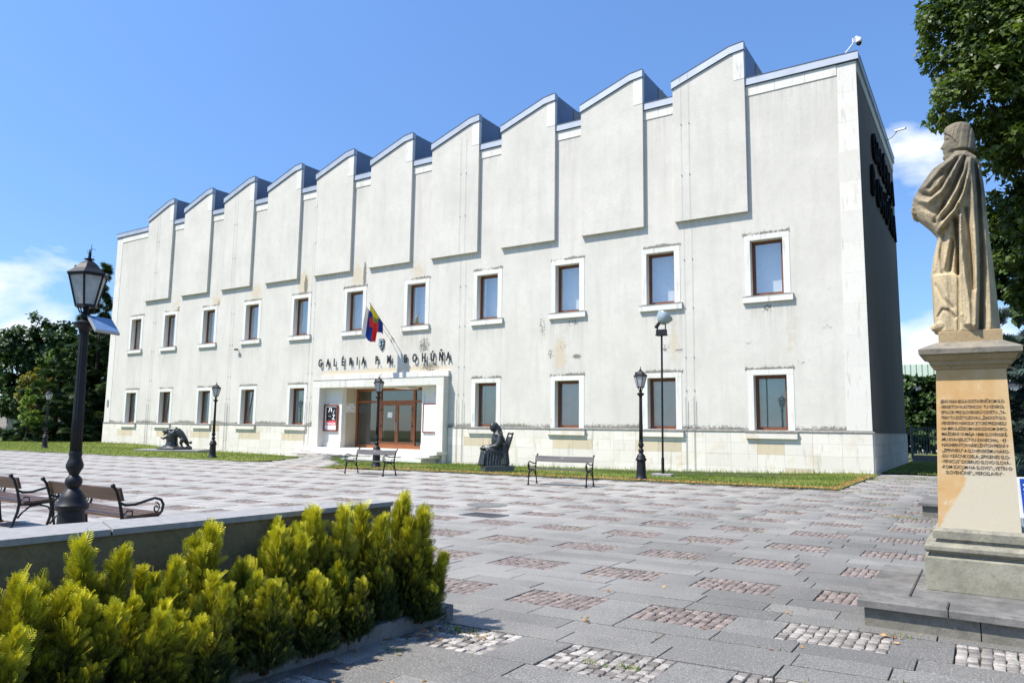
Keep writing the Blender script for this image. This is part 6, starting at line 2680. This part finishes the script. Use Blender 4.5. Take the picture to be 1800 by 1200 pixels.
r5 = random.Random(5)
VIS_R = pts_in(LAWN_R, 52000, r5)
VIS_L = pts_in([(-48, -12.3), (-40.62, -11.75), (-21.7, -10.07), (-23.2, -6.8), (-25.6, -3.4), (-28.2, -2.2), (-30.4, -1.2), (-30.4, -.1), (-53.0, -.1), (-62, -1), (-62, -13.2)], 30000, r5)
VIS_B = pts_in([(0.1, 1.2), (12, 2.6), (12, 14), (0.1, 14)], 12000, r5)
nz = [noise.noise((x * .5, y * .5, 2)) for x, y in VIS_R]
tone = np.clip(np.array([r5.random() * .75 for _ in VIS_R]) + np.array(nz) * 1.0, 0, 1)
blades('grass', VIS_R, .035, .085, .011, M['grass'], lambda x, y: dip(x, y) + .015, .8, tone)
blades('grass', VIS_L, .04, .09, .016, M['grass'], lambda x, y: dip(x, y) + .015)
blades('grass', VIS_B, .04, .10, .014, M['grass'], lambda x, y: .01)
# taller tufts along the foot of the wall and in the paving joints
tp = []
for _ in range(900):
    x = r5.uniform(-19.5, 0)
    tp.append((x + r5.gauss(0, .1), -.14 - abs(r5.gauss(0, .12))))
for _ in range(500):
    tp.append((r5.uniform(-52.8, -30.6), -.14 - abs(r5.gauss(0, .12))))
blades('grass', tp, .08, .24, .012, M['grass'], lambda x, y: dip(x, y), .6)
tp = []
for (cx_, cy_, n_, s_) in ((.2, -2.2, 700, .9), (1.2, -1.3, 900, 1.2), (.6, -3.4, 500, .8), (2.6, -1.1, 500, .9), (-.02, -24.95, 120, .15), (1.25, -25.05, 40, .05), (1.47, -24.99, 30, .04), (1.95, -25.2, 40, .04), (1.9, -12.2, 160, .35), (2.2, -14.4, 220, .25), (2.9, -23.1, 25, .05), (.5, -8.6, 300, .5), (-.1, -25.6, 60, .1), (-4.5, -18.4, 30, .2), (2.6, -15.8, 80, .3)):
    for _ in range(n_):
        tp.append((cx_ + r5.gauss(0, s_), cy_ + r5.gauss(0, s_ * .35)))
for (ub_, vb_, j_, k_) in patches:
    px_, py_ = ub_ + PW * r5.random(), vb_ + PH * r5.random()
    if r5.random() < .35 and px_ > -14:
        for _ in range(26):
            a_, b_ = px_ + r5.gauss(0, .13), py_ + r5.gauss(0, .05)
            tp.append((a_, b_ + a_ * SK))
for s_ in slabs:
    if r5.random() < .05 and s_[0] > -8:
        for _ in range(12):
            a_ = r5.uniform(s_[0], s_[1])
            tp.append((a_, s_[2] + r5.gauss(0, .006) + a_ * SK))
tp = [p for p in tp if not (2.3 < p[0] < 4.4 and -14.2 < p[1] < -12) and not (2.55 < p[0] and -23.0 < p[1] < -20.9) and not (p[0] < -.1 and p[1] < -24.8)]
blades('weeds', tp, .012, .05, .005, M['grass'], lambda x, y: -.01, 1.0)


def litter(name, pts, s0, s1, mat=None):
    r = np.random.default_rng(9)
    P = np.array(pts, dtype=float)
    n = len(P)
    tv, tf = leaf_t('maple')
    U = r.normal(0, 1, (n, 3)) * np.array([1, 1, .25])
    Nn = np.array([[0, 0, 1.0]]) + r.normal(0, .35, (n, 3))
    V, F = scatter(tv, tf, P, U, Nn, r.uniform(s0, s1, n))
    o = npmesh(name, V, F, mat or M['litter'], None, np.repeat(r.random(n), len(tf)))
    tag(o, kind='stuff')


lp = []
for _ in range(5200):
    t_ = r5.random() ** .8
    x = -16.5 + 16.6 * t_
    ye = -10.9 + (x + 16.75) * (.85 / 2.75) if x < -14 else -10.15 + (x + 14) * (1.53 / 14.08)
    if x < -14:
        ye = -11 + (x + 16.75) * .31
    y = ye + abs(r5.gauss(0, .28)) - .12
    lp.append((x, y, .05 + r5.random() * .025))
for _ in range(900):
    y = r5.uniform(-8.6, -1.5)
    lp.append((.05 - abs(r5.gauss(0, .15)) + .08, y, .045 + r5.random() * .02))
for _ in range(500):
    lp.append((r5.gauss(-16.5, 1.2), r5.gauss(-11.1, .25), .012))
litter('dry_leaf_litter', lp, .02, .05)
lp = []
for (x, y, n_, s_) in ((.72, -24.1, 6, .05), (1.4, -24.25, 2, .03), (-.02, -25.2, 10, .10), (.32, -25.0, 6, .06), (2.05, -22.95, 3, .08), (2.85, -23.2, 7, .06), (2.72, -23.12, 3, .05), (1.95, -22.7, 3, .2), (.5, -23.0, 5, .6), (1.3, -20, 6, 1.2), (2.3, -23.9, 2, .1), (-.15, -26, 16, .2), (2.0, -14.2, 40, .15), (.5, -26.0, 8, .3), (2.6, -16, 30, .6), (0, -22, 8, 2), (-.2, -25.35, 8, .08)):
    for _ in range(n_):
        xx, yy = x + r5.gauss(0, s_), y + r5.gauss(0, s_)
        lp.append((xx, yy, .006))
lp = [p for p in lp if not (2.3 < p[0] < 4.4 and -14.2 < p[1] < -12) and not (2.55 < p[0] and -23.0 < p[1] < -20.9)]
litter('fallen_leaves', lp, .025, .055)
